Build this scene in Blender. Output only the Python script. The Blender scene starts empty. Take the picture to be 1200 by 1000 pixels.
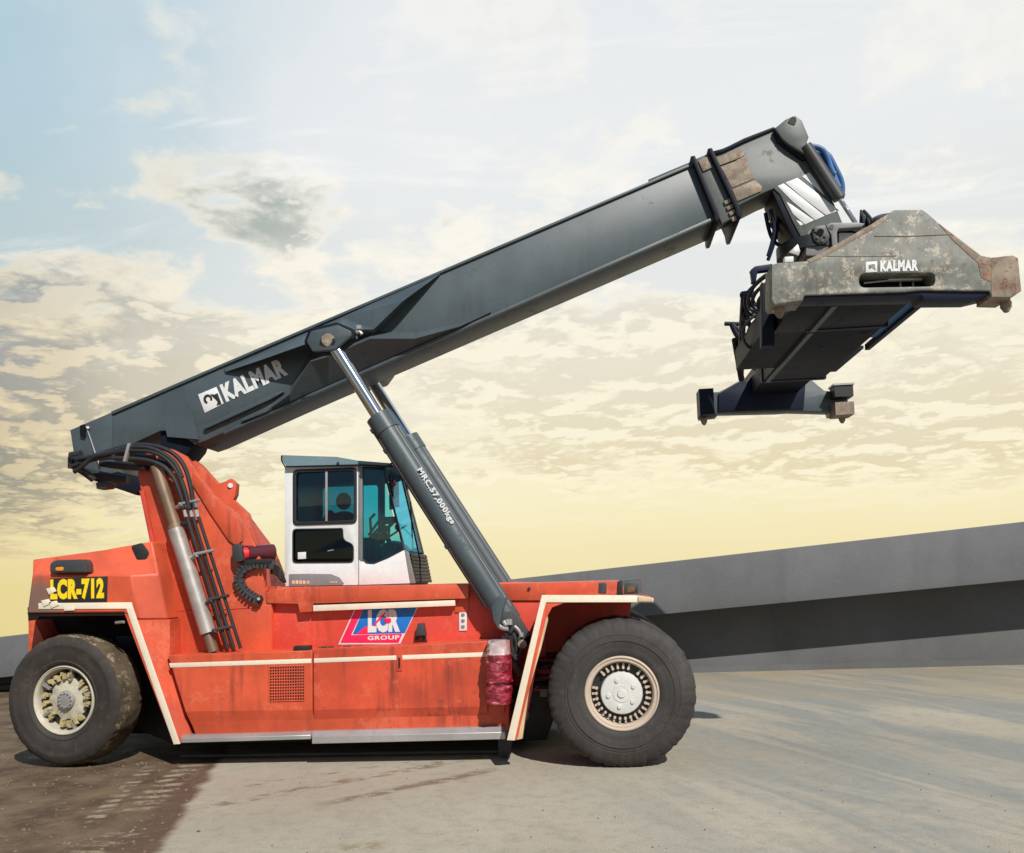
import bpy, bmesh, math, random
from mathutils import Vector, Matrix, noise as mnoise
random.seed(7)
sc = bpy.context.scene
COL = sc.collection
R = math.radians

# ------------------------------------------------------------------ camera
W, H, F = 1200.0, 1000.0, 1022.0
def basis(yaw, pitch, roll):
    f = Vector((-math.sin(yaw)*math.cos(pitch), math.cos(yaw)*math.cos(pitch), math.sin(pitch)))
    r0 = Vector((math.cos(yaw), math.sin(yaw), 0)); u0 = r0.cross(f)
    return f, r0*math.cos(roll)-u0*math.sin(roll), u0*math.cos(roll)+r0*math.sin(roll)
PITCH, ROLL = R(4.0), R(2.0)
yaw = R(5.3)
for _ in range(30):                                   # vanishing point of +Y at x = 697
    f, r, u = basis(yaw, PITCH, ROLL)
    yaw += (97.0 - F*r.y/f.y)/F
FW, RT, UP = basis(yaw, PITCH, ROLL)
PX0 = 600.0
PY0 = 676.0 + F*UP.y/FW.y                             # principal row so that the vanishing point sits at y = 676
def ray(px, py):
    return (FW + RT*((px-PX0)/F) - UP*((py-PY0)/F))
CAM = Vector((0, 0.12, 0)) - ray(728, 899)*10.1
cam = bpy.data.cameras.new('camera'); cam_o = bpy.data.objects.new('camera', cam); COL.objects.link(cam_o)
m = Matrix((RT, UP, -FW)).transposed().to_4x4(); m.translation = CAM
cam_o.matrix_world = m
cam.sensor_fit = 'HORIZONTAL'; cam.sensor_width = 36; cam.lens = F/W*36
cam.shift_x = 0; cam.shift_y = (PY0-500)/W
cam.clip_start = 0.1; cam.clip_end = 5000
sc.camera = cam_o
def P(px, py, Y):
    d = ray(px, py); t = (Y-CAM.y)/d.y
    return CAM + d*t
def PZ(px, py, Z):
    d = ray(px, py); t = (Z-CAM.z)/d.z
    return CAM + d*t
print('CAM', CAM, 'yaw', math.degrees(yaw), 'PY0', PY0)

# ------------------------------------------------------------------ world and sun
SUN = Vector((0.46, -0.77, 0.86)).normalized()        # towards the sun
world = bpy.data.worlds.new('World'); sc.world = world; world.use_nodes = True
wt = world.node_tree; wt.nodes.clear()
class NT:
    """tiny helper to write node graphs"""
    def __init__(s, t): s.t = t
    def n(s, typ, **kw):
        o = s.t.nodes.new(typ)
        for k, v in kw.items(): setattr(o, k, v)
        return o
    def l(s, a, b): s.t.links.new(a, b)
    def setin(s, sock, v):
        if isinstance(v, bpy.types.NodeSocket): s.l(v, sock)
        else: sock.default_value = v
    def math(s, op, a, b=0.0, c=0.0, clamp=False):
        o = s.n('ShaderNodeMath', operation=op, use_clamp=clamp)
        s.setin(o.inputs[0], a); s.setin(o.inputs[1], b)
        if op in ('MULTIPLY_ADD', 'SMOOTH_MIN', 'WRAP', 'COMPARE'): s.setin(o.inputs[2], c)
        return o.outputs[0]
    def mr(s, v, a, b, c=0.0, d=1.0, smooth=True):
        o = s.n('ShaderNodeMapRange', interpolation_type='SMOOTHSTEP' if smooth else 'LINEAR')
        s.setin(o.inputs[0], v); o.inputs[1].default_value = a; o.inputs[2].default_value = b
        o.inputs[3].default_value = c; o.inputs[4].default_value = d
        return o.outputs[0]
    def mix(s, fac, a, b, blend='MIX'):
        o = s.n('ShaderNodeMix', data_type='RGBA', blend_type=blend)
        s.setin(o.inputs[0], fac)
        for i, v in ((6, a), (7, b)):
            if isinstance(v, (tuple, list)): v = tuple(v)[:3]+(1,)
            s.setin(o.inputs[i], v)
        return o.outputs[2]
    def noise(s, vec, scale, detail=4, rough=.5, dist=0.0, out=0):
        o = s.n('ShaderNodeTexNoise'); 
        if vec is not None: s.l(vec, o.inputs['Vector'])
        o.inputs['Scale'].default_value = scale; o.inputs['Detail'].default_value = detail
        o.inputs['Roughness'].default_value = rough; o.inputs['Distortion'].default_value = dist
        return o.outputs[out]
    def mapping(s, vec, loc=(0,0,0), rot=(0,0,0), scale=(1,1,1)):
        o = s.n('ShaderNodeMapping'); s.l(vec, o.inputs[0])
        o.inputs[1].default_value = loc; o.inputs[2].default_value = rot; o.inputs[3].default_value = scale
        return o.outputs[0]
    def rs(s, vec, ang, scale):
        return s.mapping(s.mapping(vec, rot=(0, 0, -ang)), scale=scale)
    def ramp(s, v, stops, interp='EASE'):
        o = s.n('ShaderNodeValToRGB'); s.l(v, o.inputs[0]); cr = o.color_ramp; cr.interpolation = interp
        while len(cr.elements) < len(stops): cr.elements.new(.5)
        for e, (p, c) in zip(cr.elements, stops): e.position = p; e.color = tuple(c)+(1,)
        return o.outputs[0]
def lin(r, g, b):
    return tuple(((c/255)/12.92 if c/255 <= .04045 else ((c/255+.055)/1.055)**2.4) for c in (r, g, b))

w = NT(wt)
SKYK = 0.1
tc = w.n('ShaderNodeTexCoord').outputs['Generated']
sep = w.n('ShaderNodeSeparateXYZ'); w.l(tc, sep.inputs[0])
dx, dy, dz = sep.outputs
el = w.math('ARCSINE', dz)                            # radians
az = w.math('ARCTAN2', dx, dy)                        # 0 = +Y, + to the right
sky = w.n('ShaderNodeTexSky', sky_type='NISHITA'); sky.sun_disc = False
sky.sun_elevation = math.asin(SUN.z); sky.sun_rotation = math.atan2(SUN.x, SUN.y)
sky.air_density = 1.0; sky.dust_density = 2.0
# broad tint of the hazy sky by elevation (0 .. ~45 degrees)
elw = w.math('ADD', el, w.math('MULTIPLY', w.math('SUBTRACT', w.noise(w.mapping(tc, scale=(1,1,2)), 2.2, 4), .5), .10))
e01 = w.math('DIVIDE', elw, .80, clamp=True)
veil = w.ramp(e01, [(0.0, lin(252,236,184)), (.13, lin(255,245,204)), (.25, lin(246,238,214)), (.40, lin(238,240,236)), (.60, lin(244,246,246)), (1.0, lin(232,240,244))])
blue = w.ramp(e01, [(0.0, lin(238,220,150)), (.12, lin(234,225,150)), (.27, lin(205,208,176)), (.42, lin(184,206,210)), (.62, lin(174,206,219)), (1.0, lin(152,193,214))])
side = w.mr(w.math('ADD', az, w.math('MULTIPLY', w.noise(tc, 3.0, 5, .55), .55)), -.52, .10, 1.0, 0.0)
base = w.mix(side, veil, blue)
# real sky light mixed in
skyc = w.n('ShaderNodeMix', data_type='RGBA', blend_type='MULTIPLY'); skyc.inputs[0].default_value = 1
w.l(sky.outputs[0], skyc.inputs[6]); skyc.inputs[7].default_value = (.10,.10,.10,1)
base = w.mix(.10, base, skyc.outputs[2])
# clouds on a flat layer seen in perspective
den = w.math('ADD', w.math('MAXIMUM', dz, 0.0), .16)
cmb = w.n('ShaderNodeCombineXYZ'); w.l(w.math('DIVIDE', dx, den), cmb.inputs[0]); w.l(w.math('DIVIDE', dy, den), cmb.inputs[1])
cp = cmb.outputs[0]
def cloudn(sh):
    v = w.mapping(cp, loc=sh)
    a = w.noise(w.mapping(v, loc=(3.1, 1.7, 0)), 1.2, 3, .5, .3)
    b = w.noise(w.mapping(v, loc=(8.4, 5.2, 0)), 4.4, 9, .58, .3)
    c = w.noise(w.mapping(v, loc=(1.4, 9.2, 0)), 13.0, 5, .55, .2)
    return w.math('ADD', w.math('ADD', w.math('MULTIPLY', a, .30), w.math('MULTIPLY', b, .53)), w.math('MULTIPLY', c, .17))
nn = cloudn((0, 0, 0)); ns = cloudn((.015, .075, 0))
def blob(a0, e0, ra, re, k):
    a = w.math('DIVIDE', w.math('SUBTRACT', az, a0), ra); e = w.math('DIVIDE', w.math('SUBTRACT', el, e0), re)
    q = w.math('ADD', w.math('MULTIPLY', a, a), w.math('MULTIPLY', e, e))
    return w.math('MULTIPLY', w.mr(q, 0.0, 1.3, 1.0, 0.0), k)
def dirang(px, py):
    d = ray(px, py).normalized(); return math.atan2(d.x, d.y), math.asin(d.z)
cov = w.math('MULTIPLY', w.mr(el, .07, .12), w.mr(el, .44, .25))
cov = w.math('MULTIPLY', cov, .03)
for (px, py, rx, ry, k) in ((40, 500, 300, 210, .14), (330, 450, 200, 120, .07), (285, 232, 135, 58, .16), (1000, 440, 480, 130, .13), (1050, 535, 420, 60, .07), (640, 440, 240, 130, .10), (50, 225, 120, 22, .05), (640, 10, 200, 40, .06), (1120, 40, 220, 60, .07), (440, 90, 60, 60, .07)):
    a0, e0 = dirang(px, py)
    cov = w.math('ADD', cov, blob(a0, e0, rx/F, ry/F, k))
dens = w.math('SUBTRACT', w.math('ADD', nn, cov), .56)
lowf = w.mr(w.math('ADD', el, w.math('MULTIPLY', side, .05)), .04, .11)
soft = w.mr(el, .36, .52, 1.0, .55)
cl_edge = w.math('MULTIPLY', w.math('MULTIPLY', w.mr(dens, -.045, .05), lowf), soft)
relief = w.mr(w.math('SUBTRACT', nn, ns), -.02, .045)          # 1 where the flank faces the light low in the sky
core = w.mr(dens, -.01, .105)
iso = blob(*dirang(285, 238), 130/F, 55/F, .9)
dark = w.math('MULTIPLY', w.math('MULTIPLY', core, w.math('SUBTRACT', 1.12, w.math('MULTIPLY', relief, w.math('SUBTRACT', 1.0, w.math('MULTIPLY', side, .45))), clamp=True)), w.math('MULTIPLY', lowf, soft))
hi = w.ramp(e01, [(0.0, lin(255,246,210)), (.25, lin(255,247,222)), (.5, lin(255,250,238)), (1.0, lin(252,252,250))])
hil = w.ramp(e01, [(0.0, lin(250,226,172)), (.25, lin(254,226,174)), (.45, lin(254,238,208)), (1.0, lin(250,248,246))])
sh = w.ramp(e01, [(0.0, lin(238,218,166)), (.14, lin(214,198,158)), (.28, lin(218,210,190)), (.5, lin(206,212,210)), (1.0, lin(222,228,232))])
shl = w.ramp(e01, [(0.0, lin(214,196,150)), (.14, lin(136,139,134)), (.32, lin(116,130,142)), (.5, lin(158,176,180)), (1.0, lin(200,212,220))])
sh = w.mix(side, sh, shl); hi = w.mix(side, hi, hil)
base = w.mix(w.math('MULTIPLY', cl_edge, .88), base, hi)
base = w.mix(w.math('MULTIPLY', dark, w.math('MULTIPLY_ADD', side, .40, .6)), base, sh)
base = w.mix(w.math('MULTIPLY', w.math('MULTIPLY', core, w.math('SUBTRACT', 1.25, relief, clamp=True)), iso), base, lin(168,178,172))
# thin high streaks
st = w.noise(w.mapping(cp, rot=(0,0,.5), scale=(1.0, 3.0, 1)), 1.3, 8, .6, .6)
base = w.mix(w.math('MULTIPLY', w.mr(st, .50, .68), w.mr(el, .2, .4, 0, .8)), base, lin(250,250,248))
# the clear sky overhead and behind the photographer
zen = w.math('MAXIMUM', w.mr(el, .62, 1.15), w.math('MULTIPLY', w.mr(dy, .35, -.5), w.mr(el, .02, .25, .55, 1.0)))
base = w.mix(w.math('MULTIPLY', zen, .9), base, w.ramp(e01, [(0.0, lin(150,164,174)), (.4, lin(96,130,166)), (1.0, lin(66,104,156))]))
bgc = w.n('ShaderNodeMix', data_type='RGBA', blend_type='MULTIPLY'); bgc.inputs[0].default_value = 1
w.l(base, bgc.inputs[6]); bgc.inputs[7].default_value = (1/SKYK, 1/SKYK, 1/SKYK, 1)
bg = w.n('ShaderNodeBackground'); w.l(bgc.outputs[2], bg.inputs[0]); bg.inputs[1].default_value = SKYK
wo = w.n('ShaderNodeOutputWorld'); w.l(bg.outputs[0], wo.inputs[0])

sl = bpy.data.lights.new('sun', 'SUN'); sl.energy = 4.9; sl.angle = R(.5); sl.color = (1.0, .95, .87)
so = bpy.data.objects.new('sun', sl); COL.objects.link(so)
so.rotation_euler = (-SUN).to_track_quat('-Z', 'Y').to_euler(); so.location = SUN*50
vs = sc.view_settings; vs.view_transform = 'Standard'; vs.look = 'None'; vs.exposure = 0; vs.gamma = 1; vs.use_curve_mapping = False
sc.render.resolution_x = 1024; sc.render.resolution_y = 853

# ------------------------------------------------------------------ materials
def base_mat(name):
    m = bpy.data.materials.new(name); m.use_nodes = True
    t = NT(m.node_tree); b = m.node_tree.nodes['Principled BSDF']
    tcn = t.n('ShaderNodeTexCoord').outputs['Object']
    return m, t, b, tcn
def paint(name, col, rough=.45, var=.22, dirt=None, damt=.3, streak=.3, bump=.12, metallic=0.0, spec=.5, chips=None, chamt=.0, scale=1.0):
    m, t, b, o = base_mat(name)
    c0 = t.mix(t.mr(t.noise(o, 1.7*scale, 7, .6), .3, .7), tuple(x*(1-var) for x in col), tuple(min(1, x*(1+var*.6)) for x in col))
    c0 = t.mix(t.mr(t.noise(o, 26*scale, 5, .6), .45, .75, 0, .35), c0, tuple(x*.72 for x in col))
    dirt = dirt or tuple(x*.45 for x in col)
    s1 = t.noise(t.mapping(o, scale=(9*scale, 9*scale, .7*scale)), 1.0, 6, .6)
    s2 = t.noise(o, 1.1*scale, 5, .6)
    sm = t.math('MULTIPLY', t.mr(s1, .48, .74), t.mr(s2, .35, .65))
    c0 = t.mix(t.math('MULTIPLY', sm, streak), c0, dirt)
    dm = t.mr(t.noise(o, 3.3*scale, 9, .7), .56, .72)
    c0 = t.mix(t.math('MULTIPLY', dm, damt), c0, dirt)
    rg = t.math('MULTIPLY_ADD', dm, .3, rough)
    if chips:
        cm = t.math('MULTIPLY', t.mr(t.noise(o, 2.0*scale, 10, .75), .54, .57), t.mr(t.noise(o, 17*scale, 6, .7), .42, .5))
        c0 = t.mix(t.math('MULTIPLY', cm, chamt), c0, chips)
    t.l(c0, b.inputs['Base Color']); t.setin(b.inputs['Roughness'], t.math('MINIMUM', rg, .95))
    b.inputs['Metallic'].default_value = metallic; b.inputs['Specular IOR Level'].default_value = spec
    bp = t.n('ShaderNodeBump'); bp.inputs['Strength'].default_value = bump; bp.inputs['Distance'].default_value = .02
    h = t.math('ADD', t.noise(o, 1.6, 3), t.math('MULTIPLY', t.noise(o, 40, 5, .6), .08))
    t.l(h, bp.inputs['Height']); t.l(bp.outputs[0], b.inputs['Normal'])
    return m
M = {}
M['red'] = paint('red_paint', (.60,.088,.036), .48, .22, (.22,.040,.025), .45, .85, .12, chips=(.68,.17,.095), chamt=.40, scale=.8)
M['red_door'] = paint('streaked_red_door_paint', (.57,.072,.030), .5, .25, (.15,.028,.020), .55, 1.0, .15, chips=(.66,.15,.075), chamt=.4, scale=.9)
M['red_up'] = paint('crimson_faded_paint', (.64,.066,.040), .48, .16, (.34,.04,.025), .35, .6, .12, chips=(.66,.16,.08), chamt=.3)
M['gap_blue'] = paint('sky_gap_blue', (.02,.11,.30), .45, .3, (.01,.02,.06), .3, .2, .1)  # blue of sky showing through gaps, put into hoses and a strut
M['red_dark'] = paint('deep_red_paint', (.55,.06,.035), .6, .2, (.12,.03,.02), .5, .4)  # slightly deeper red for inner plates and small fittings
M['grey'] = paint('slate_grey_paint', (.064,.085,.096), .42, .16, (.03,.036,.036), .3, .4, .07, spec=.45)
M['grey_in'] = paint('worn_grey_paint', (.085,.10,.098), .5, .2, (.13,.11,.085), .30, .3, .1, chips=(.22,.19,.15), chamt=.3)
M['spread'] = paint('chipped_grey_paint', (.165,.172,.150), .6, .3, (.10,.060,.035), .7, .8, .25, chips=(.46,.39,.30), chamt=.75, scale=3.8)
M['spread_dark'] = paint('shade_dark_steel', (.008,.010,.018), .55, .3, (.005,.005,.008), .5, .4, .2, spec=.15)  # spreader's underside shade put into the colour; dark fittings share it
M['rust'] = paint('rusty_steel', (.27,.22,.17), .8, .35, (.26,.075,.022), .95, .5, .4, chips=(.42,.36,.27), chamt=.8, scale=3.4)
M['rust_orange'] = paint('orange_rusted_plate', (.27,.22,.17), .8, .35, (.46,.13,.03), 1.0, .8, .4, chips=(.12,.05,.03), chamt=.7, scale=3.0)
M['black'] = paint('black_rubber', (.016,.017,.019), .5, .3, (.05,.045,.04), .25, .2, .1)
M['blackplastic'] = paint('dark_grey_plastic', (.045,.047,.05), .5, .3, (.1,.08,.06), .3, .2, .1)
M['navy'] = paint('shadow_navy_steel', (.009,.013,.032), .5, .2, (.012,.014,.02), .3, .2, .1, spec=.2)  # blue-black of the shadows put into the colour of these parts
M['white'] = paint('white_paint', (.70,.71,.71), .4, .04, (.42,.38,.33), .12, .15, .04)
M['cream'] = paint('cream_stripe', (.76,.68,.54), .5, .05, (.62,.42,.24), .25, .25, .05)
M['beige'] = paint('worn_beige_edge', (.66,.47,.30), .65, .25, (.35,.16,.08), .5, .4, .3)
M['alu'] = paint('dull_aluminium', (.42,.41,.40), .42, .15, (.2,.15,.12), .35, .2, .25, metallic=.5)
M['chrome'] = paint('chrome', (.62,.64,.66), .13, .04, (.4,.4,.4), .05, .05, .0, metallic=1.0)
M['pipe_up'] = paint('brown_scorched_pipe', (.22,.15,.10), .5, .3, (.10,.06,.04), .4, .4, .2, metallic=.4)
M['pipe_lo'] = paint('speckled_silver_pipe', (.46,.43,.40), .4, .2, (.25,.15,.10), .55, .3, .25, metallic=.5, scale=2.5)
M['tyre'] = paint('tyre_rubber', (.043,.039,.037), .72, .3, (.11,.088,.068), .6, .2, .6, spec=.35, chips=(.13,.11,.09), chamt=.12, scale=1.5)
M['tyre_mud'] = paint('muddy_tyre_rubber', (.040,.034,.030), .75, .3, (.10,.08,.055), .5, .2, .6, spec=.35, chips=(.16,.13,.09), chamt=.15, scale=1.6)
M['rim'] = paint('dusty_cream_rim', (.52,.42,.33), .6, .12, (.28,.19,.13), .5, .2, .15)
M['hub'] = paint('white_hub_paint', (.60,.60,.57), .55, .08, (.3,.27,.22), .3, .1, .2, scale=3)
M['creamhub'] = paint('cream_hub_paint', (.50,.46,.36), .6, .15, (.28,.22,.14), .5, .2, .3, scale=3)
M['yellowrim'] = paint('yellowed_rim_paint', (.46,.38,.19), .6, .3, (.14,.10,.05), .6, .3, .3, scale=4)
M['yellow'] = paint('yellow_vinyl', (.86,.62,.01), .45, .06, (.5,.35,.02), .15, .1, .03)
M['plate'] = paint('black_vinyl', (.022,.02,.018), .45, .2, (.1,.06,.04), .2, .1, .03)
M['vblue'] = paint('blue_vinyl', (.01,.17,.58), .4, .06, (.01,.1,.4), .1, .1, .02)
M['vpink'] = paint('crimson_vinyl', (.80,.018,.10), .4, .06, (.5,.02,.06), .1, .1, .02)
M['amber'] = paint('amber_lens', (.75,.28,.03), .2, .1, (.4,.15,.02), .1, .1, .02)
M['maroon'] = paint('maroon_enamel', (.10,.018,.03), .3, .2, (.05,.02,.02), .2, .1, .05)
M['scarlet'] = paint('scarlet_cap', (.80,.02,.035), .4, .1, (.4,.02,.02), .2, .1, .05)
M['teal'] = paint('bluish_roof_paint', (.16,.24,.27), .4, .1, (.10,.14,.16), .2, .2, .05)
M['cabgrey'] = paint('mid_grey_panel', (.20,.20,.20), .5, .1, (.12,.11,.1), .3, .2, .08)
M['dash'] = paint('reflection_green_dashboard', (.03,.06,.055), .5, .2, (.02,.03,.03), .2, .1, .05)
M['seatcloth'] = paint('teal_seat_cloth', (.06,.12,.15), .85, .4, (.02,.04,.05), .4, .4, .3, scale=4)
M['seat'] = paint('navy_seat_cloth', (.012,.016,.026), .85, .2, (.02,.02,.03), .2, .1, .1)
def glass(name, tint, gl=.12, rough=.02, fk=.8):
    m = bpy.data.materials.new(name); m.use_nodes = True; t = NT(m.node_tree); nt = m.node_tree
    nt.nodes.clear()
    tr = t.n('ShaderNodeBsdfTransparent'); tr.inputs[0].default_value = tint+(1,)
    g = t.n('ShaderNodeBsdfGlossy'); g.inputs[0].default_value = (.85,.95,1,1); g.inputs[1].default_value = rough
    fr = t.n('ShaderNodeFresnel'); fr.inputs[0].default_value = 1.5
    mx = t.n('ShaderNodeMixShader'); t.l(t.math('MULTIPLY_ADD', fr.outputs[0], fk, gl*.3), mx.inputs[0]); t.l(tr.outputs[0], mx.inputs[1]); t.l(g.outputs[0], mx.inputs[2])
    o = t.n('ShaderNodeOutputMaterial'); t.l(mx.outputs[0], o.inputs[0])
    return m
M['glass'] = glass('teal_tinted_glass', (.36,.80,.90))
M['glass_front'] = glass('blue_tinted_windscreen', (.17,.74,1.0), fk=.25)
M['mudtread'] = paint('mud_caked_tread', (.095,.072,.046), .85, .4, (.04,.030,.022), .7, .2, 1.0, spec=.2, chips=(.34,.28,.19), chamt=.7, scale=2.2)
M['arch'] = paint('shade_black_arch', (.02,.012,.010), .8, .2, (.03,.015,.01), .3, .2, spec=.1)  # deep shade inside the rear wheel arch put into the colour
M['glass_side'] = glass('dark_tinted_glass', (.18,.50,.60))
M['glass_dark'] = glass('black_tinted_glass', (.02,.028,.035), .0)
M['lens'] = glass('clear_lens', (.8,.82,.82), .3)

def wrap_mat():
    m, t, b, o = base_mat('crinkled_clear_plastic_over_red')
    v = t.n('ShaderNodeTexVoronoi', feature='F1'); t.l(t.mapping(o, scale=(9,9,16)), v.inputs[0]); v.inputs['Scale'].default_value = 1
    n = t.noise(t.mapping(o, scale=(7,7,20)), 1.0, 6, .65, 1.2)
    c = t.ramp(n, [(0.34, (.05,.006,.012)), (.48, (.26,.012,.03)), (.58, (.42,.03,.06)), (.70, (.62,.42,.42))])
    sz = t.n('ShaderNodeSeparateXYZ'); t.l(o, sz.inputs[0])
    t.l(c, b.inputs['Base Color']); b.inputs['Roughness'].default_value = .16; b.inputs['Coat Weight'].default_value = .6
    bp = t.n('ShaderNodeBump'); bp.inputs['Strength'].default_value = .9; bp.inputs['Distance'].default_value = .03
    t.l(n, bp.inputs['Height']); t.l(bp.outputs[0], b.inputs['Normal'])
    return m
M['wrap'] = wrap_mat()
M['wrapclear'] = paint('cloudy_clear_plastic', (.50,.40,.40), .2, .3, (.4,.2,.22), .6, .6, .9, scale=3)

def concrete(name, col, seam=True):
    m, t, b, o = base_mat(name)
    c = t.mix(t.mr(t.noise(o, .35, 8, .6), .3, .7), tuple(x*.82 for x in col), tuple(x*1.14 for x in col))
    c = t.mix(t.mr(t.noise(t.mapping(o, scale=(1.6,1.6,.25)), 1.0, 6, .6), .5, .78, 0, .35), c, tuple(x*.62 for x in col))
    c = t.mix(t.mr(t.noise(o, 9, 7, .65), .52, .8, 0, .35), c, tuple(x*1.4 for x in col))
    t.l(c, b.inputs['Base Color']); b.inputs['Roughness'].default_value = .85
    bp = t.n('ShaderNodeBump'); bp.inputs['Strength'].default_value = .35; bp.inputs['Distance'].default_value = .02
    t.l(t.noise(o, 18, 8, .65), bp.inputs['Height']); t.l(bp.outputs[0], b.inputs['Normal'])
    return m
M['conc'] = concrete('weathered_concrete', (.125,.130,.136))
M['conc_light'] = concrete('pale_concrete_coping', (.15,.155,.158))
M['conc_dark'] = concrete('stained_concrete', (.115,.117,.12))

# mud boundary line on the ground, in world metres
gA = PZ(262, 885, 0); gB = PZ(186, 1000, 0)
gd = Vector((gB.x-gA.x, gB.y-gA.y)).normalized(); gn = Vector((-gd.y, gd.x))
if gn.x > 0: gn = -gn                                 # points left, into the mud
_a, _b = PZ(700,905,0), PZ(880,990,0)
SA = math.atan2(_b.y-_a.y, _b.x-_a.x)
def ground_mat():
    m, t, b, o = base_mat('worn_yard_surface')
    sp = t.n('ShaderNodeSeparateXYZ'); t.l(o, sp.inputs[0]); x, y = sp.outputs[0], sp.outputs[1]
    rel = lambda p, d: t.math('ADD', t.math('MULTIPLY', t.math('SUBTRACT', x, p.x), d.x), t.math('MULTIPLY', t.math('SUBTRACT', y, p.y), d.y))
    sand, pale, blu = lin(163,154,136), lin(178,170,153), lin(120,130,131)
    c = t.mix(t.mr(t.noise(o, .22, 6, .55), .35, .65), sand, pale)
    # blue-grey swept asphalt on the right with curved sandy streaks
    wv = t.noise(t.rs(o, SA, (.16, .85, 1)), 1.2, 6, .6, .8)
    wv2 = t.noise(t.rs(o, SA, (.22, 1.9, 1)), 1.2, 7, .6, .9)
    rightm = t.mr(t.math('ADD', x, t.math('MULTIPLY', t.noise(o, .5, 4), 3.0)), .2, 4.2)
    bm = t.math('MULTIPLY', rightm, t.mr(wv, .36, .58))
    c = t.mix(t.math('MULTIPLY', bm, .74), c, blu)
    c = t.mix(t.mr(t.noise(o, 5.5, 8, .72), .44, .72, 0, .42), c, lin(124,116,100))
    c = t.mix(t.mr(t.noise(t.mapping(o, loc=(7,3,0)), 11, 8, .75), .50, .74, 0, .35), c, lin(194,184,164))
    c = t.mix(t.mr(wv2, .48, .72, 0, .28), c, lin(174,158,134))
    c = t.mix(t.mr(wv2, .48, .28, 0, .25), c, lin(122,120,112))
    far = t.mr(y, 3.5, 7.0)
    c = t.mix(t.math('MULTIPLY', far, t.mr(t.noise(t.mapping(o, scale=(.4,1.2,1)), .8, 6), .4, .6, .1, .65)), c, lin(160,145,118))
    # fine grain and small stains
    c = t.mix(t.mr(t.noise(o, 60, 5, .75), .38, .70, 0, .5), c, lin(112,104,92))
    c = t.mix(t.mr(t.noise(o, 24, 6, .75), .58, .78, 0, .4), c, lin(188,180,162))
    c = t.mix(t.mr(t.noise(o, 2.1, 7, .65), .60, .74, 0, .35), c, lin(132,120,98))
    # damp scuffs: two bands running from the mud towards the front wheel
    for (pa, pb, hw, th) in (((228,948),(600,880),.11,.47), ((372,944),(565,905),.10,.41), ((260,925),(500,890),.07,.53)):
        A = PZ(*pa, 0); B = PZ(*pb, 0); d = Vector((B.x-A.x, B.y-A.y)); L = d.length; d.normalize(); nn_ = Vector((-d.y, d.x))
        v = t.math('ABSOLUTE', t.math('ADD', rel(A, nn_), t.math('MULTIPLY', t.math('SUBTRACT', t.noise(o, 1.2, 3), .5), .25)))
        uu = rel(A, d)
        band = t.math('MULTIPLY', t.mr(v, hw*.4, hw*1.5, 1, 0), t.math('MULTIPLY', t.mr(uu, -.2, .4), t.mr(uu, L-.1, L+.4, 1, 0)))
        sm = t.mr(t.noise(t.rs(o, R(12), (4,9,1)), 1.0, 8, .7), th, th+.08)
        c = t.mix(t.math('MULTIPLY', t.math('MULTIPLY', band, sm), .8), c, lin(112,94,70))
    A = PZ(425, 992, 0)
    r2 = t.math('ADD', t.math('MULTIPLY', rel(A, Vector((1,0))), rel(A, Vector((1,0)))), t.math('MULTIPLY', t.math('MULTIPLY', rel(A, Vector((0,1))), rel(A, Vector((0,1)))), 3.0))
    c = t.mix(t.math('MULTIPLY', t.mr(r2, 0, .09, 1, 0), t.mr(t.noise(o, 9, 6, .7), .4, .6)), c, lin(140,126,96))
    # mud
    s = t.math('ADD', rel(gA, gn), t.math('MULTIPLY', t.math('SUBTRACT', t.noise(o, 2.4, 7, .6), .5), .34))
    mud = t.math('MULTIPLY', t.mr(s, -.06, .09), t.mr(t.noise(o, 7, 8, .7), .28, .46, .72, 1.0))
    sep_ = t.noise(o, 1.5, 8, .65)
    mudc = t.mix(t.mr(sep_, .35, .66), lin(76,60,45), lin(112,95,74))
    mudc = t.mix(t.mr(t.noise(o, 30, 6, .7), .55, .75, 0, .5), mudc, lin(136,120,96))
    mudc = t.mix(t.mr(s, .0, .75, .75, 0), mudc, lin(96,73,60))
    c = t.mix(mud, c, mudc)
    # dry tread prints in the mud
    tr_m = None
    for (pa, pb, hw, per) in (((226,896),(160,948),.20,.27), ((176,898),(108,962),.10,.22), ((150,976),(92,1002),.20,.27)):
        A = PZ(*pa, 0); B = PZ(*pb, 0); d = Vector((B.x-A.x, B.y-A.y)); L = d.length; d.normalize(); nn_ = Vector((-d.y, d.x))
        v = t.math('ABSOLUTE', t.math('ADD', rel(A, nn_), t.math('MULTIPLY', t.math('SUBTRACT', t.noise(o, 5, 4), .5), .14)))
        uu = rel(A, d)
        wav = t.math('SINE', t.math('MULTIPLY', t.math('ADD', uu, t.math('MULTIPLY', t.math('SUBTRACT', t.noise(o, 4, 4), .5), .12)), 2*math.pi/per))
        band = t.math('MULTIPLY', t.mr(v, hw*.6, hw*1.15, 1, 0), t.math('MULTIPLY', t.mr(uu, -.1, .1), t.mr(uu, L-.05, L+.15, 1, 0)))
        q = t.math('MULTIPLY', t.math('MULTIPLY', band, t.mr(wav, -.7, .4)), t.mr(t.noise(o, 4.2, 8, .7), .42, .58))
        c = t.mix(t.math('MULTIPLY', q, .8), c, lin(158,146,122))
    t.l(c, b.inputs['Base Color'])
    rr = t.math('SUBTRACT', .92, t.math('MULTIPLY', mud, t.mr(t.noise(o, 2.6, 6), .5, .65, 0, .30)))
    t.setin(b.inputs['Roughness'], rr); b.inputs['Specular IOR Level'].default_value = .3
    bp = t.n('ShaderNodeBump'); bp.inputs['Strength'].default_value = .7; bp.inputs['Distance'].default_value = .03
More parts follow.
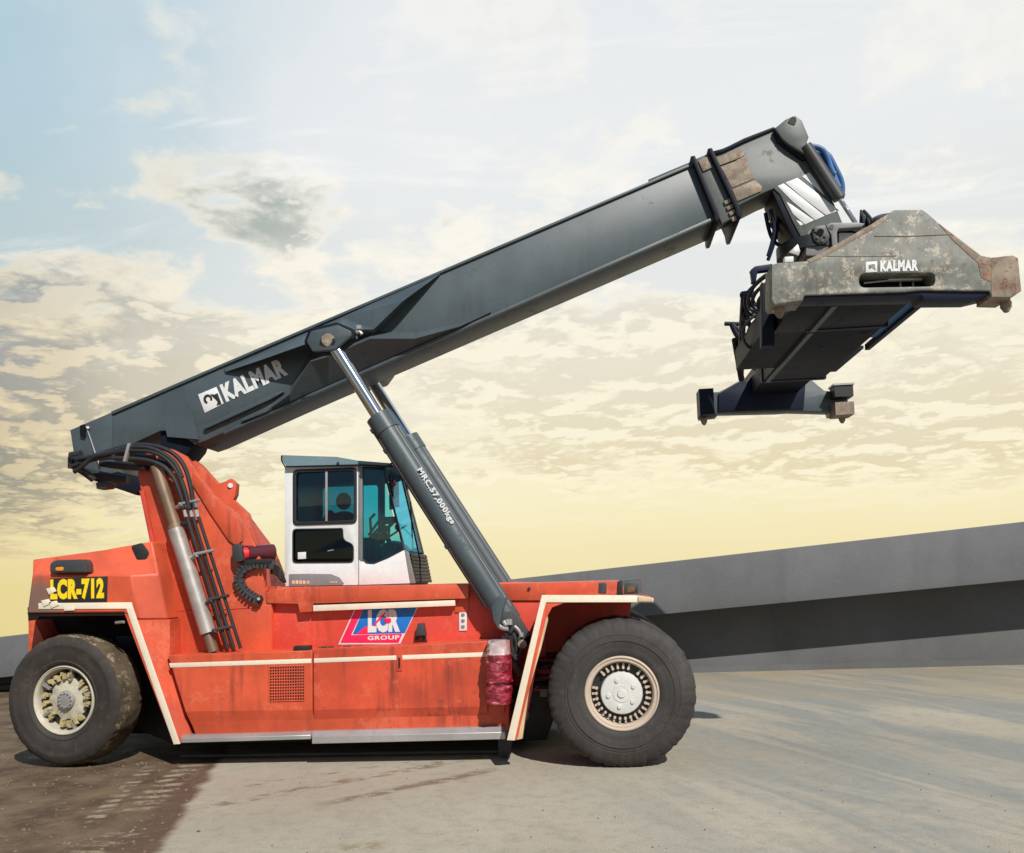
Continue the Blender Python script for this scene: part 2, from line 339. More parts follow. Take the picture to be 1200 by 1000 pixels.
    hh = t.math('ADD', t.math('MULTIPLY', t.noise(o, 45, 6, .7), .4), t.math('MULTIPLY', wv2, .5))
    hh = t.math('ADD', hh, t.math('MULTIPLY', mud, t.math('MULTIPLY', t.noise(o, 9, 8, .65), .9)))
    t.l(hh, bp.inputs['Height']); t.l(bp.outputs[0], b.inputs['Normal'])
    return m
M['ground'] = ground_mat()

def rear_grime():
    m = paint('sooty_faded_red_rear_paint', (.60,.092,.038), .5, .22, (.26,.045,.025), .42, .7, .12)
    t = NT(m.node_tree); b = m.node_tree.nodes['Principled BSDF']
    src = b.inputs['Base Color'].links[0].from_socket
    o = t.n('ShaderNodeTexCoord').outputs['Object']
    sp = t.n('ShaderNodeSeparateXYZ'); t.l(o, sp.inputs[0])
    p = P(34, 712, .42); lx = p.x+3.2; lz = p.z
    a = t.math('DIVIDE', t.math('SUBTRACT', sp.outputs[0], lx), .62); c = t.math('DIVIDE', t.math('SUBTRACT', sp.outputs[2], lz), .46)
    q = t.math('ADD', t.math('ADD', t.math('MULTIPLY', a, a), t.math('MULTIPLY', c, c)), t.math('MULTIPLY', t.math('SUBTRACT', t.noise(o, 5, 7, .65), .5), 1.3))
    f = t.mr(q, .1, 1.0, .9, 0)
    t.l(t.mix(f, src, (.15,.11,.085)), b.inputs['Base Color'])
    return m
M['red_rear'] = rear_grime()

# ------------------------------------------------------------------ mesh helpers
ORG = {}
def tree_origin(o):
    while o is not None and o.name not in ORG: o = o.parent
    return ORG[o.name] if o is not None else Vector()
def link(name, mesh, mat, parent=None, smooth=True, ang=35):
    o = bpy.data.objects.new(name, mesh); COL.objects.link(o)
    mesh.name = name
    if mat is not None:
        mesh.materials.clear(); mesh.materials.append(mat)
    if parent is not None:
        L = tree_origin(parent); mesh.transform(Matrix.Translation(-L)); o.parent = parent
    for p in mesh.polygons: p.use_smooth = smooth
    if smooth: mesh.set_sharp_from_angle(angle=R(ang))
    return o
def clone(o, parent, loc=None):
    c = o.copy(); COL.objects.link(c); c.parent = parent
    for k in ('label',):
        if k in c: del c[k]
    return c
def tag(o, label=None, cat=None, group=None, kind=None):
    for k, v in (('label', label), ('category', cat), ('group', group), ('kind', kind)):
        if v: o[k] = v
    return o
def from_curve(cu):
    ob = bpy.data.objects.new('tmp', cu); COL.objects.link(ob)
    dg = bpy.context.evaluated_depsgraph_get(); dg.update()
    me = bpy.data.meshes.new_from_object(ob.evaluated_get(dg))
    bpy.data.objects.remove(ob); bpy.data.curves.remove(cu)
    return me
def plate(pts, Y0, Y1, holes=(), bevel=.006, raw=False):
    """solid with an outline in X/Z, front at Y0, back at Y1; points in pixels at depth Y0 or (raw) world x, z"""
    cu = bpy.data.curves.new('c', 'CURVE'); cu.dimensions = '2D'; cu.fill_mode = 'BOTH'
    th = Y1-Y0; bevel = min(bevel, th*.3)
    cu.extrude = th/2-bevel; cu.bevel_depth = bevel; cu.bevel_resolution = 1; cu.offset = -bevel
    for ring in [pts]+list(holes):
        q = [(p[0], p[1]) if raw else (lambda v: (v.x, v.z))(P(p[0], p[1], Y0)) for p in ring]
        s = cu.splines.new('POLY'); s.points.add(len(q)-1); s.use_cyclic_u = True
        for i, (a, c) in enumerate(q): s.points[i].co = (a, c, 0, 1)
    me = from_curve(cu)
    ym = (Y0+Y1)/2
    for v in me.vertices:
        x, y, z = v.co; v.co = (x, ym-z, y)
    bm = bmesh.new(); bm.from_mesh(me); bmesh.ops.remove_doubles(bm, verts=bm.verts, dist=1e-5)
    bmesh.ops.recalc_face_normals(bm, faces=bm.faces); bm.to_mesh(me); bm.free()
    return me
def rnd(pts, r, n=4):
    """round the corners of a pixel polygon"""
    out = []
    k = len(pts)
    for i in range(k):
        a, b_, c = Vector(pts[i-1]), Vector(pts[i]), Vector(pts[(i+1) % k])
        d1, d2 = (a-b_), (c-b_); rr = min(r, d1.length*.45, d2.length*.45)
        p0 = b_+d1.normalized()*rr; p2 = b_+d2.normalized()*rr
        for j in range(n+1):
            s = j/n; q = p0*(1-s)**2 + b_*2*s*(1-s) + p2*s*s; out.append((q.x, q.y))
    return out
def poly(verts, faces):
    me = bpy.data.meshes.new('m'); me.from_pydata([tuple(v) for v in verts], [], faces); me.update()
    bm = bmesh.new(); bm.from_mesh(me); bmesh.ops.remove_doubles(bm, verts=bm.verts, dist=1e-5); bmesh.ops.recalc_face_normals(bm, faces=bm.faces)
    bm.to_mesh(me); bm.free(); return me
def skin(v, faces, outline, Yb):
    """faceted front (px, py, Y) carried straight back to Yb"""
    vs_ = [P(*p) for p in v]; n = len(vs_)
    bk = [Vector((q.x, Yb, q.z)) for q in vs_]
    fs = [tuple(f_) for f_ in faces]
    k = len(outline)
    for i in range(k):
        a, b_ = outline[i], outline[(i+1) % k]
        fs.append((b_, a, a+n, b_+n))
    fs.append(tuple(i+n for i in outline))
    return poly(vs_+bk, fs)
def join(mes):
    bm = bmesh.new()
    for me in mes:
        bm.from_mesh(me)
        bpy.data.meshes.remove(me)
    me = bpy.data.meshes.new('j'); bm.to_mesh(me); bm.free(); return me
def tube(pts, r, smooth=False, res=4, caps=True):
    cu = bpy.data.curves.new('t', 'CURVE'); cu.dimensions = '3D'; cu.bevel_depth = r; cu.bevel_resolution = res; cu.use_fill_caps = caps
    cu.resolution_u = 6
    if smooth:
        s = cu.splines.new('NURBS'); s.points.add(len(pts)-1)
        for i, p in enumerate(pts): s.points[i].co = (*p, 1)
        s.use_endpoint_u = True; s.order_u = 3
    else:
        s = cu.splines.new('POLY'); s.points.add(len(pts)-1)
        for i, p in enumerate(pts): s.points[i].co = (*p, 1)
    return from_curve(cu)
def ptube(pts, Y, r, smooth=True, res=3):
    return tube([P(p[0], p[1], p[2] if len(p) > 2 else Y) for p in pts], r, smooth, res)
def box(c, s, rot=None):
    bm = bmesh.new(); bmesh.ops.create_cube(bm, size=1)
    for v in bm.verts:
        v.co = Vector((v.co.x*s[0], v.co.y*s[1], v.co.z*s[2]))
        if rot is not None: v.co = rot @ v.co
        v.co += Vector(c)
    me = bpy.data.meshes.new('b'); bm.to_mesh(me); bm.free(); return me
def lathe(profile, seg, c, phi=0.0, fn=None, cap=True):
    """profile of (radius, depth along +Y) revolved about Y, turned by phi about Z, centred at c"""
    vs_, fs = [], []
    n = len(profile)
    for i in range(seg):
        a = 2*math.pi*i/seg
        for j, (r, y) in enumerate(profile):
            if fn: r, y = fn(i, j, r, y)
            vs_.append(Vector((r*math.cos(a), y, r*math.sin(a))))
    for i in range(seg):
        for j in range(n-1):
            a, b_ = i*n+j, ((i+1) % seg)*n+j
            fs.append((a, b_, b_+1, a+1))
    if cap:
        for j in (0, n-1):
            if profile[j][0] > 1e-4: fs.append(tuple(i*n+j for i in range(seg)))
    rot = Matrix.Rotation(phi, 3, 'Z')
    vs_ = [rot @ v + Vector(c) for v in vs_]
    return poly(vs_, fs)
def text(s, bl, br, tl, Y, depth=.003, bold=.03, fn=None):
    """raised lettering fitted to three corner pixels of its box at depth Y"""
    cu = bpy.data.curves.new('f', 'FONT'); cu.body = s; cu.size = 1; cu.offset = bold; cu.extrude = .5; cu.resolution_u = 3; cu.space_character = 1.12
    me = from_curve(cu)
    xs = [v.co.x for v in me.vertices]; ys = [v.co.y for v in me.vertices]
    x0, x1, y0, y1 = min(xs), max(xs), min(ys), max(ys)
    B, Rr, T = P(*bl, Y), P(*br, Y), P(*tl, Y)
    for v in me.vertices:
        a, b_, z = (v.co.x-x0)/(x1-x0), (v.co.y-y0)/(y1-y0), v.co.z+.5
        q = B + (Rr-B)*a + (T-B)*b_
        q.y -= depth*z
        if fn: q = fn(q)
        v.co = q
    return me

# ------------------------------------------------------------------ ground
def ground():
    xs = [-900, -60, -25, 25, 60, 900]; ys = [-300, -20, 14, 24, 60, 1500]
    zs = [0, 0, 0, -.35, -3.4, -110]
    v = [(x, y, z) for y, z in zip(ys, zs) for x in xs]
    n = len(xs); fs = [(j*n+i, j*n+i+1, (j+1)*n+i+1, (j+1)*n+i) for j in range(len(ys)-1) for i in range(n-1)]
    me = bpy.data.meshes.new('ground'); me.from_pydata(v, [], fs); me.update()
    return tag(link('ground', me, M['ground'], None, smooth=False), 'sandy grey worn yard surface with brown mud at the left', kind='structure')
ground()

# ------------------------------------------------------------------ concrete ramp behind the yard
def ramp():
    root = bpy.data.objects.new('concrete_ramp', None); COL.objects.link(root)
    YF, YW = 8.8, 9.85
    base = P(1000, 785, YW); root.location = (base.x, YF, 0); ORG[root.name] = Vector(root.location)
    tag(root, 'long grey concrete ramp rising to the right behind the yard', 'ramp')
    top = lambda x: 746.5-.1125*x
    bot = lambda x: 794.5-.0955*x
    xs = [-760, 2300]
    # side beam, in cast lengths
    cuts = [-760, 2300]
    for a, b_ in zip(cuts, cuts[1:]):
        g = .0
        me = plate([(a+g, top(a)), (b_-g, top(b_)), (b_-g, bot(b_)), (a+g, bot(a))], YF, YF+3.5, bevel=.03)
        link('side_beam', me, M['conc'], root)
    # wall beneath the beam
    for a, b_ in zip(cuts, cuts[1:]):
        p0, p1 = P(a+1, bot(a)-8, YW), P(b_-1, bot(b_)-8, YW)
        me = plate([(p0.x, -.1), (p1.x, -.1), (p1.x, max(p1.z, .05)), (p0.x, max(p0.z, .05))], YW, YW+1.8, raw=True, bevel=.01)
        link('wall_panel', me, M['conc_dark'], root)
    p0, p1 = P(-760, 800, YW), P(2300, 780, YW)
    link('wall_base', box(((p0.x+p1.x)/2, YW-.11, .06), (p1.x-p0.x, .2, .12)), M['conc_dark'], root)
ramp()

# ------------------------------------------------------------------ reach stacker
veh = bpy.data.objects.new('reach_stacker', None); COL.objects.link(veh)
veh.location = (-3.2, 2.07, 0); ORG[veh.name] = Vector(veh.location)
tag(veh, 'red container reach stacker with raised grey boom, white cab and spreader', 'reach stacker')
YC = 2.07
def part(name, me, mat, parent=veh, label=None, ang=35, smooth=True):
    o = link(name, me, M[mat] if isinstance(mat, str) else mat, parent, smooth, ang)
    if label: o['label'] = label
    return o

# ---- wheels
def front_tyre_me(c, phi=0):
    prof = [(.425,.03),(.45,.012),(.50,.0),(.56,.005),(.515,.006),(.53,.002),(.60,-.004),(.605,-.012),(.62,-.012),(.625,-.002),(.66,.0),(.664,.006),(.672,.006),(.676,.003),(.69,.005),(.745,.012),(.79,.030),(.825,.055),(.848,.085),(.858,.12),(.86,.25),(.858,.38),(.848,.415),(.825,.445),(.76,.485),(.62,.50),(.5,.50),(.42,.47)]
    seg = 240
    def fn(i, j, r, y):
        a = 2*math.pi*i/seg
        g = (i % 8) in (0, 1)
        if 17 <= j <= 22 and g: r -= .006+.010*mnoise.noise(Vector((i*.31, 0, 0)))**2*4
        if j in (15, 16) and g: y += .006
        if j in (17, 18, 19): r += .004*math.sin(a*37)+.003*math.sin(a*61)
        x, z = r*math.cos(a), r*math.sin(a)
        return r, y
    me = lathe(prof, seg, (0,0,0), 0, fn, cap=False)
    rot = Matrix.Rotation(phi, 3, 'Z')
    for v in me.vertices:
        q = rot @ v.co + c
        if q.z < .005: q.z = .005 + (q.z-.005)*.05
        v.co = q
    return me
def fw_parts(c, dark=False):
    m_rim = M['rim']
    rim = lathe([(.43,.10),(.435,.03),(.425,.012),(.412,.008),(.405,.02),(.395,.024),(.375,.022),(.365,.03),(.355,.06),(.35,.13),(.35,.42),(.42,.44)], 72, c, cap=False)
    o = part('wheel', rim, m_rim, veh)
    t_ = part('tyre', front_tyre_me(Vector(c)), 'tyre', o)
    part('wheel_disc', lathe([(.356,.14),(.355,.12),(.24,.12),(.0,.12)], 60, c, cap=False), 'black', o)
    nuts = []
    for i in range(30):
        a = 2*math.pi*i/30
        if i in (12, 13, 5): continue
        nuts.append(lathe([(0.0,.055),(.016,.055),(.018,.062),(.018,.12)], 6, (c[0]+.292*math.cos(a), c[1], c[2]+.292*math.sin(a))))
        rot = Matrix.Rotation(-a, 3, 'Y')
        nuts.append(box((c[0]+.318*math.cos(a), c[1]+.095, c[2]+.318*math.sin(a)), (.05,.045,.022), rot))
    part('wheel_nut', join(nuts), 'rim', o)['kind'] = 'stuff'
    part('hub', lathe([(.0,.028),(.10,.030),(.105,.036),(.16,.038),(.20,.042),(.235,.05),(.243,.065),(.245,.12)], 64, c, cap=False), 'hub', o)
    caps = [lathe([(0.0,.022),(.022,.023),(.026,.034),(.026,.04)], 14, (c[0]+.155*math.cos(a), c[1], c[2]+.155*math.sin(a))) for a in (.5, 1.9, 3.3, 4.5, 5.6)]
    caps.append(lathe([(0.0,.012),(.045,.014),(.05,.03)], 20, c))
    for k in caps: part('hub_plug', k, 'hub', o)
    return o
fc = P(728.5, 809.5, 0.0)
FZ = .853
fcx = fc.x
w0 = fw_parts((fcx, 0.0, FZ))
def plain_wheel(c, phi=0, mat='tyre', parent=veh, rear=False):
    o = part('wheel', lathe([(.43,.03),(.40,.02),(.36,.1),(.2,.12),(0,.12)], 48, c, phi, cap=False), 'rim', parent)
    if rear: part('tyre_tread', rear_tyre_me(Vector(c), phi, 'tread'), 'mudtread', o)
    part('tyre', (rear_tyre_me if rear else front_tyre_me)(Vector(c), phi), mat, o)
    return o

REAR_R = .872
def rear_tyre_me(c, phi=0, part_='side'):
    prof = [(.435,.05),(.447,.02),(.47,-.008),(.50,-.018),(.51,-.012),(.525,-.014),(.56,-.026),(.63,-.030),(.69,-.026),(.70,-.030),(.72,-.028),(.75,-.018),(.785,-.004),(.810,.014),(.818,.026)]
    tread = [(.812,.018),(.822,.030),(.832,.060),(.840,.12),(.846,.20),(.846,.28),(.84,.36),(.834,.42),(.824,.46),(.80,.50),(.74,.53),(.6,.54),(.45,.5)]
    pr = prof if part_ == 'side' else tread
    seg = 200
    def fn(i, j, r, y):
        a = 2*math.pi*i/seg
        if part_ == 'side':
            if j >= 11: r += .008*mnoise.noise(Vector((math.cos(a)*9, math.sin(a)*9, 2)))
        elif j <= 9:
            r += .016*mnoise.noise(Vector((math.cos(a)*8, math.sin(a)*8, y*12)))
            r += .006*mnoise.noise(Vector((math.cos(a)*26, math.sin(a)*26, y*30)))
            if (i % 14) in (0, 1) and j in (1, 2, 7, 8): r -= .010
        return r, y
    me = lathe(pr, seg, (0,0,0), 0, fn, cap=False)
    rot = Matrix.Rotation(phi, 3, 'Z')
    for v in me.vertices:
        q = rot @ v.co + c
        if q.z < .005: q.z = .005 + (q.z-.005)*.05
        v.co = q
    return me
RY = .52
rcp = P(73.5, 824.5, RY)
RC = Vector((rcp.x, RY, REAR_R-.012)); PHI = R(-6)
def rear_wheel():
    c = RC
    o = part('wheel', lathe([(.44,.08),(.447,.03),(.44,.006),(.428,.002),(.420,.012),(.408,.016),(.398,.03),(.392,.07),(.385,.16),(.385,.45),(.44,.47)], 72, c, PHI, cap=False), 'creamhub', veh)
    part('tyre', rear_tyre_me(c, PHI), 'tyre_mud', o)
    part('tyre_tread', rear_tyre_me(c, PHI, 'tread'), 'mudtread', o)
    part('wheel_disc', lathe([(.388,.17),(.36,.15),(.30,.14),(.0,.14)], 60, c, PHI, cap=False), 'black', o)
    rot = Matrix.Rotation(PHI, 3, 'Z')
    lugs = []
    for i in range(20):
        a = 2*math.pi*(i+.3)/20
        if i in (3, 8, 13, 18): continue
        rr = .292+.012*(i % 2)
        rt = rot @ Matrix.Rotation(-a, 3, 'Y')
        pos = rot @ Vector((rr*math.cos(a), .085, rr*math.sin(a)))+c
        lugs.append(box(pos, (.075,.07,.038), rt))
        pos = rot @ Vector(((rr+.03)*math.cos(a+.08), .07, (rr+.03)*math.sin(a+.08)))+c
        lugs.append(box(pos, (.05,.05,.03), rt))
    part('wheel_nut', join(lugs), 'yellowrim', o)['kind'] = 'stuff'
    wed = []
    for a in (.25, 1.35, 2.6, 3.7, 5.05):
        rt = rot @ Matrix.Rotation(-a, 3, 'Y')
        wed.append(box(rot @ Vector((.335*math.cos(a), .075, .335*math.sin(a)))+c, (.12,.05,.035), rt))
    for k in wed: part('rim_clamp', k, 'alu', o)
    def fn(i, j, r, y):
        if j in (3, 4, 5): r += .018*math.cos(2*math.pi*i/80*10)
        return r, y
    part('hub', lathe([(.0,.085),(.16,.085),(.175,.09),(.245,.095),(.265,.105),(.27,.14)], 80, c, PHI, fn, cap=False), 'creamhub', o)
    ring = [lathe([(.0,.035),(.10,.037),(.118,.045),(.122,.09)], 40, c, PHI, cap=False)]
    for i in range(12):
        a = 2*math.pi*i/12
        p_ = rot @ Vector((.092*math.cos(a), .062, .092*math.sin(a)))+c
        ring.append(lathe([(0,-.042),(.013,-.042),(.015,-.034),(.015,-.02)], 8, p_, PHI))
    part('hub_cap', join(ring), 'alu', o)
rear_wheel()
plain_wheel((fcx, .56, FZ)); 
for yy in (2*YC-.50, 2*YC-1.06): plain_wheel((fcx, yy, FZ))
plain_wheel((RC.x, 2*YC-RC.y-.5, RC.z), PHI, 'tyre_mud', veh, True)
# axles
part('axle', tube([(fcx, .3, FZ), (fcx, 2*YC-.3, FZ)], .2, res=6), 'black')
part('axle', tube([(RC.x, .95, .82), (RC.x, 2*YC-.95, .82)], .17, res=6), 'black')

# ---- chassis frame between the wheels
part('chassis_frame', plate([(135,745),(650,735),(665,800),(640,868),(205,874),(150,850)], 1.3, 2.85, bevel=.02), 'black')
part('underframe_tube', ptube([(212,886.5,.95),(592,881,.95)], .9, .028, False), 'blackplastic')
part('mud_flap', plate([(583,866),(601,866),(597,889),(585,888)], .62, .66), 'black')

# ---- upper body panel and hood
ub = part('upper_side_panel', plate([(196,700),(305,697),(311,690),(549,684),(588,683),(640,684),(640,770),(596,775),(200,775)], 1.05, 3.09, bevel=.012), 'red_up')
part('hood', plate([(586,684.5),(727,680.5),(729,688),(742,691),(742,704),(588,704)], 1.02, 3.12, bevel=.012), 'red')
part('hood_bolt', ptube([(620,690,1.0),(620,690,1.03)], 1.0, .02, False), 'black', ub)
# rail that the cab slides on
part('cab_rail', plate([(311,694),(330,688),(549,684.5),(549,701.5),(367,707.5),(365,717),(351,718),(349,708),(312,707)], .93, 1.08, bevel=.01), 'red')
part('white_stripe', plate([(367,709.5),(533,703.5),(533,710),(367,716.5)], .93, 1.05, bevel=.002), 'cream')
part('access_plate', plate([(533,702),(549,701),(549,717),(533,718)], 1.03, 1.05, bevel=.003), 'red')
# decal: slanted blue and crimson field with white letters
YD = 1.046
dx0 = lambda x, y: (390+x/10.909, 695+y/10.909)
dec = part('company_decal', plate([dx0(*p) for p in ((285,190),(1090,175),(860,655),(70,660))], YD-.001, YD+.006, bevel=.0005), 'white')
part('decal_field', plate([dx0(*p) for p in ((292,205),(392,205),(235,540),(890,520),(840,640),(95,640))], YD-.003, YD+.002, bevel=.0005), 'vpink', dec)
part('decal_field', plate([dx0(*p) for p in ((392,205),(1072,190),(920,515),(255,530))], YD-.004, YD+.002, bevel=.0005), 'vblue', dec)
part('decal_field', plate([dx0(*p) for p in ((300,528),(415,428),(450,432),(450,526))], YD-.006, YD-.002, bevel=.0005), 'vpink', dec)
part('lettering', text('LCR', dx0(448,510), dx0(860,500), dx0(450,215), YD-.005, .003, .075), 'white', dec)
part('lettering', text('GROUP', dx0(445,605), dx0(850,595), dx0(447,550), YD-.005, .003, .03), 'white', dec)
part('decal_swoosh', plate([dx0(*p) for p in ((520,400),(600,310),(700,215),(650,300),(560,390),(540,435))], YD-.011, YD-.007, bevel=.0005), 'vpink', dec)
part('decal_swoosh', plate(rnd([dx0(*p) for p in ((640,330),(745,320),(745,385),(680,392))], 2), YD-.011, YD-.007, bevel=.0005), 'vpink', dec)
# small things on the panel
tl_ = part('work_lamp', plate([(489,731),(496,730.5),(499,745),(487,745.5)], .93, 1.03, bevel=.01), 'blackplastic')
part('bracket', plate([(487,745),(498,745),(500,752),(496,752),(494,747),(491,747),(489,751),(486,751)], .99, 1.04, bevel=.003), 'black', tl_)
st_ = part('sticker', plate([(538,715),(547,714.5),(547,739),(538,739.5)], 1.036, 1.05, bevel=.001), 'white')
for k in range(3):
    part('sticker_mark', plate([(540.5,719+k*7),(544.5,718.8+k*7),(544.5,721.8+k*7),(542,723+k*7),(540.5,722+k*7)], 1.03, 1.04, bevel=.001), 'cabgrey', st_)

# ---- lower box with doors
YL = .50
part('deck_plate', plate([(196,768.5),(366,763),(570,751.5),(597,750),(599,775),(596,856),(229,861)], YL+.04, 1.10, bevel=.01), 'red')
def door(a, name='side_door', hole='red'):
    tl, tr, cr, br, bl, cl = a
    v = [(*tl,YL), (*tr,YL), (*cr,YL), (*br,YL+.09), (*bl,YL+.09), (*cl,YL)]
    me = skin(v, [(0,1,2,5), (5,2,3,4)], [0,1,2,3,4,5], YL+.13)
    o = part(name, me, hole, veh, ang=6)
    md = o.modifiers.new('bevel', 'BEVEL'); md.width = .008; md.segments = 2; md.limit_method = 'ANGLE'; md.angle_limit = R(40)
    return o
d1 = door([(197,768.5),(365.7,762.5),(366,832),(366.5,858),(229.5,860.5),(217,834)])
d2 = door([(367.2,762.5),(571,751.5),(571.5,828),(572,851.5),(368,857.5),(367.5,832)], hole='red_door')
d3 = door([(572,752),(594,750.5),(592,828),(588,851),(573,851.3),(572.5,828)], 'narrow_panel', 'red_door')
part('white_stripe', plate([(198,777.5),(364.8,772),(364.8,777.2),(199.5,782.6)], YL-.004, YL+.01, bevel=.001), 'cream', d1)
part('white_stripe', plate([(368,771.8),(569.5,764.5),(569.5,769.6),(368,777)], YL-.004, YL+.01, bevel=.001), 'cream', d2)
g_ = part('vent_panel', plate([(316,781.5),(357,780.5),(357,821),(316,822)], YL-.003, YL+.01, bevel=.001), 'black', d1)
bars = []
gp = [P(x, y, YL) for x, y in ((316,781.5),(357,780.5),(357,821),(316,822))]
for i in range(15):
    s = i/14; a = gp[0].lerp(gp[1], s); b_ = gp[3].lerp(gp[2], s)
    bars.append(tube([(a.x, YL-.006, a.z), (b_.x, YL-.006, b_.z)], .0062, res=0))
for i in range(13):
    s = i/12; a = gp[0].lerp(gp[3], s); b_ = gp[1].lerp(gp[2], s)
    bars.append(tube([(a.x, YL-.007, a.z), (b_.x, YL-.007, b_.z)], .0075, res=0))
part('vent_grille', join(bars), 'red', d1)
lt = part('door_latch', plate([(464.5,768),(471.5,767.5),(471.5,786),(465,786.5)], YL-.012, YL+.01, bevel=.003), 'red_dark', d2)
part('handle', ptube([(468,771),(468,782)], YL-.018, .012, False), 'black', lt)
part('hinge', plate([(344,757.5),(362,757),(362,762),(343,762.5)], YL+.06, YL+.2), 'black', d1)
part('deck_dirt', join([box(P(random.uniform(375,560), random.uniform(757,760.5), 1.0)+Vector((0,random.uniform(-.02,.03),-.01)), (random.uniform(.02,.09), .03, random.uniform(.01,.03))) for _ in range(60)]), 'blackplastic')['kind'] = 'stuff'

# step rails
def step(a, b_, h, name='step_rail'):
    v = [(a[0],a[1],YL-.02), (b_[0],b_[1],YL-.02), (b_[0],b_[1]+h*.45,YL-.10), (a[0],a[1]+h*.45,YL-.10), (b_[0],b_[1]+h,YL-.10), (a[0],a[1]+h,YL-.10)]
    o = part(name, skin(v, [(0,1,2,3), (3,2,4,5)], [0,1,2,4,5,3], YL+.3), 'alu', ang=10)
    md = o.modifiers.new('bevel', 'BEVEL'); md.width = .006; md.segments = 2; md.limit_method = 'ANGLE'; md.angle_limit = R(30)
    return o
step((212,862), (364,857.5), 9)
step((365.5,857), (592,851.5), 15)

# ---- front fender
part('fender_top', plate([(636,698.5),(764,700),(765,706),(640,706.5)], .02, 1.14, bevel=.006), 'red')
part('fender_side_plate', plate([(634,699),(662,700),(662,706.5),(647,712),(640,725),(629,770),(606,867),(594,867)], .012, .05, bevel=.003), 'red')
part('cream_edge', plate([(635,697.5),(700,697.5),(744,697.8),(766,701),(765.5,706),(744,706),(640,706),(637,716),(603,868),(594,867.5)], 0.0, .012, bevel=.002), 'cream')
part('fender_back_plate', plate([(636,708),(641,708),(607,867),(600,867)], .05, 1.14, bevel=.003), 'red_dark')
part('worn_lip', plate([(641,716),(642,727),(634,760),(620,808),(612,866),(603,868),(606,850)], .02, .13, bevel=.008), 'beige')
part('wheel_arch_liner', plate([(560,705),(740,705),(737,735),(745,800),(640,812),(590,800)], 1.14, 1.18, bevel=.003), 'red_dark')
part('fender_tip_bracket', plate([(748,699),(765,701),(765,705),(748,705)], -.02, .01, bevel=.003), 'beige')
hl = part('headlight', plate(rnd([(729,680),(751,678),(752,697),(727,698)], 3), .35, .60, bevel=.01), 'lens')
part('reflector', plate([(732,684),(748,683),(748,696),(731,696.5)], .42, .50, bevel=.01), 'blackplastic', hl)
part('amber_indicator', plate(rnd([(735,687.5),(744,687),(744,694),(735,694.5)], 2), .39, .43, bevel=.008), 'amber', hl)
part('headlight_frame', plate([(724,682),(729,679.5),(730,698),(723,698)], .33, .62, bevel=.006), 'black', hl)
part('side_lamp', plate(rnd([(701.5,683),(710.5,682.5),(711,696),(701,696)], 2), .40, .52, bevel=.01), 'blackplastic')
# engine bay clutter beside the front wheel
cl = [ptube([(622,775,1.0),(634,782,.9),(646,778,.85),(652,786,.8)], 1, .05), ptube([(620,790,1.0),(636,796,.9),(650,792,.85)], 1, .035), ptube([(626,803,1.0),(645,803,1.1)], 1, .05),
      ptube([(618,765,1.1),(640,770,1.1),(655,768,1.1)], 1, .04)]
part('axle_hose', join(cl), 'black')
part('axle_light_gap', plate([(633,803),(641,803),(641,817),(633,817)], 1.1, 1.14), 'cabgrey')  # paler plate standing in for light showing past the axle

# ---- rear body
v = [(38,656,.62),(120,645,.62),(178,634.5,.62),(186.5,674,.60),(153,674,.42),(37.5,674,.42),(33,700,.42),(31.5,719,.42),(144,718,.42),(162,726,.42),(197,725.5,.66),(154,706,.42),(147,727,.42)]
rb = part('rear_body_cover', skin([v[0],v[1],v[2],v[3],v[4],v[5],v[7],v[8],v[9],v[10]], [(0,1,2,3,4,5), (5,4,8,7,6), (4,3,9,8)], [0,1,2,3,9,8,7,6,5], 3.7), 'red_rear', ang=4)
md = rb.modifiers.new('bevel', 'BEVEL'); md.width = .02; md.segments = 3; md.limit_method = 'ANGLE'; md.angle_limit = R(8)
part('rear_lower_edge', plate([(31.5,719),(34,714),(34,722),(150,721),(146,718)], .44, 3.6), 'arch')
sp_ = part('slanted_side_panel', skin([(146,719,.42),(161,726.5,.42),(199,726,.66),(199,769,.64),(226,868,.60),(204,873,.42)], [(0,1,5), (1,2,3), (1,3,5), (3,4,5)], [0,1,2,3,4,5], 1.2), 'red', ang=4)
part('white_stripe', plate([(45,707),(154,706),(156,713),(211,872),(203.5,872.5),(148,713.5),(45,714)], .412, .421, bevel=.001), 'cream')
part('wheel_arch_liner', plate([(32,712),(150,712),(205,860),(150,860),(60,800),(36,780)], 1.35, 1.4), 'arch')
part('rear_corner_post', plate([(33,728),(40,727),(51,750),(53,790),(33,790)], .95, 1.35, bevel=.01), 'red')
lb = part('tail_lamp_box', plate(rnd([(58,671.5),(58.5,660),(65,656.5),(95,655.5),(99,660),(102,671.5)], 3), .36, .60, bevel=.015), 'blackplastic')
part('orange_lens', plate(rnd([(65,665),(74,664.5),(74,669),(65,669)], 1.5), .35, .37, bevel=.004), 'amber', lb)
np_ = part('number_plate', plate([(58.5,678),(126,675.5),(125,705.5),(58,707)], .411, .424, bevel=.001), 'plate')
part('lettering', text('LCR-712', (59,703.5), (122,702), (59,679), .409, .003, .065), 'yellow', np_)
pe = [plate([(x+57,y+690), (x+66,y+688), (x+69,y+693), (x+60,y+697)], .40, .409, bevel=.001) for x, y in ((-9,14),(0,16),(-3,0))]
pe.append(plate([(75,712),(88,711.5),(87,715.5),(75,716)], .40, .409, bevel=.001))
part('peeled_sticker', join(pe), 'cream')
part('filler_neck', plate(rnd([(153,640),(166,636),(175,648),(172,656),(160,657)], 3), .60, .75, bevel=.01), 'black')
part('fender_bolt', ptube([(136,730,.5),(145,729,.44)], .5, .02, False), 'alu')

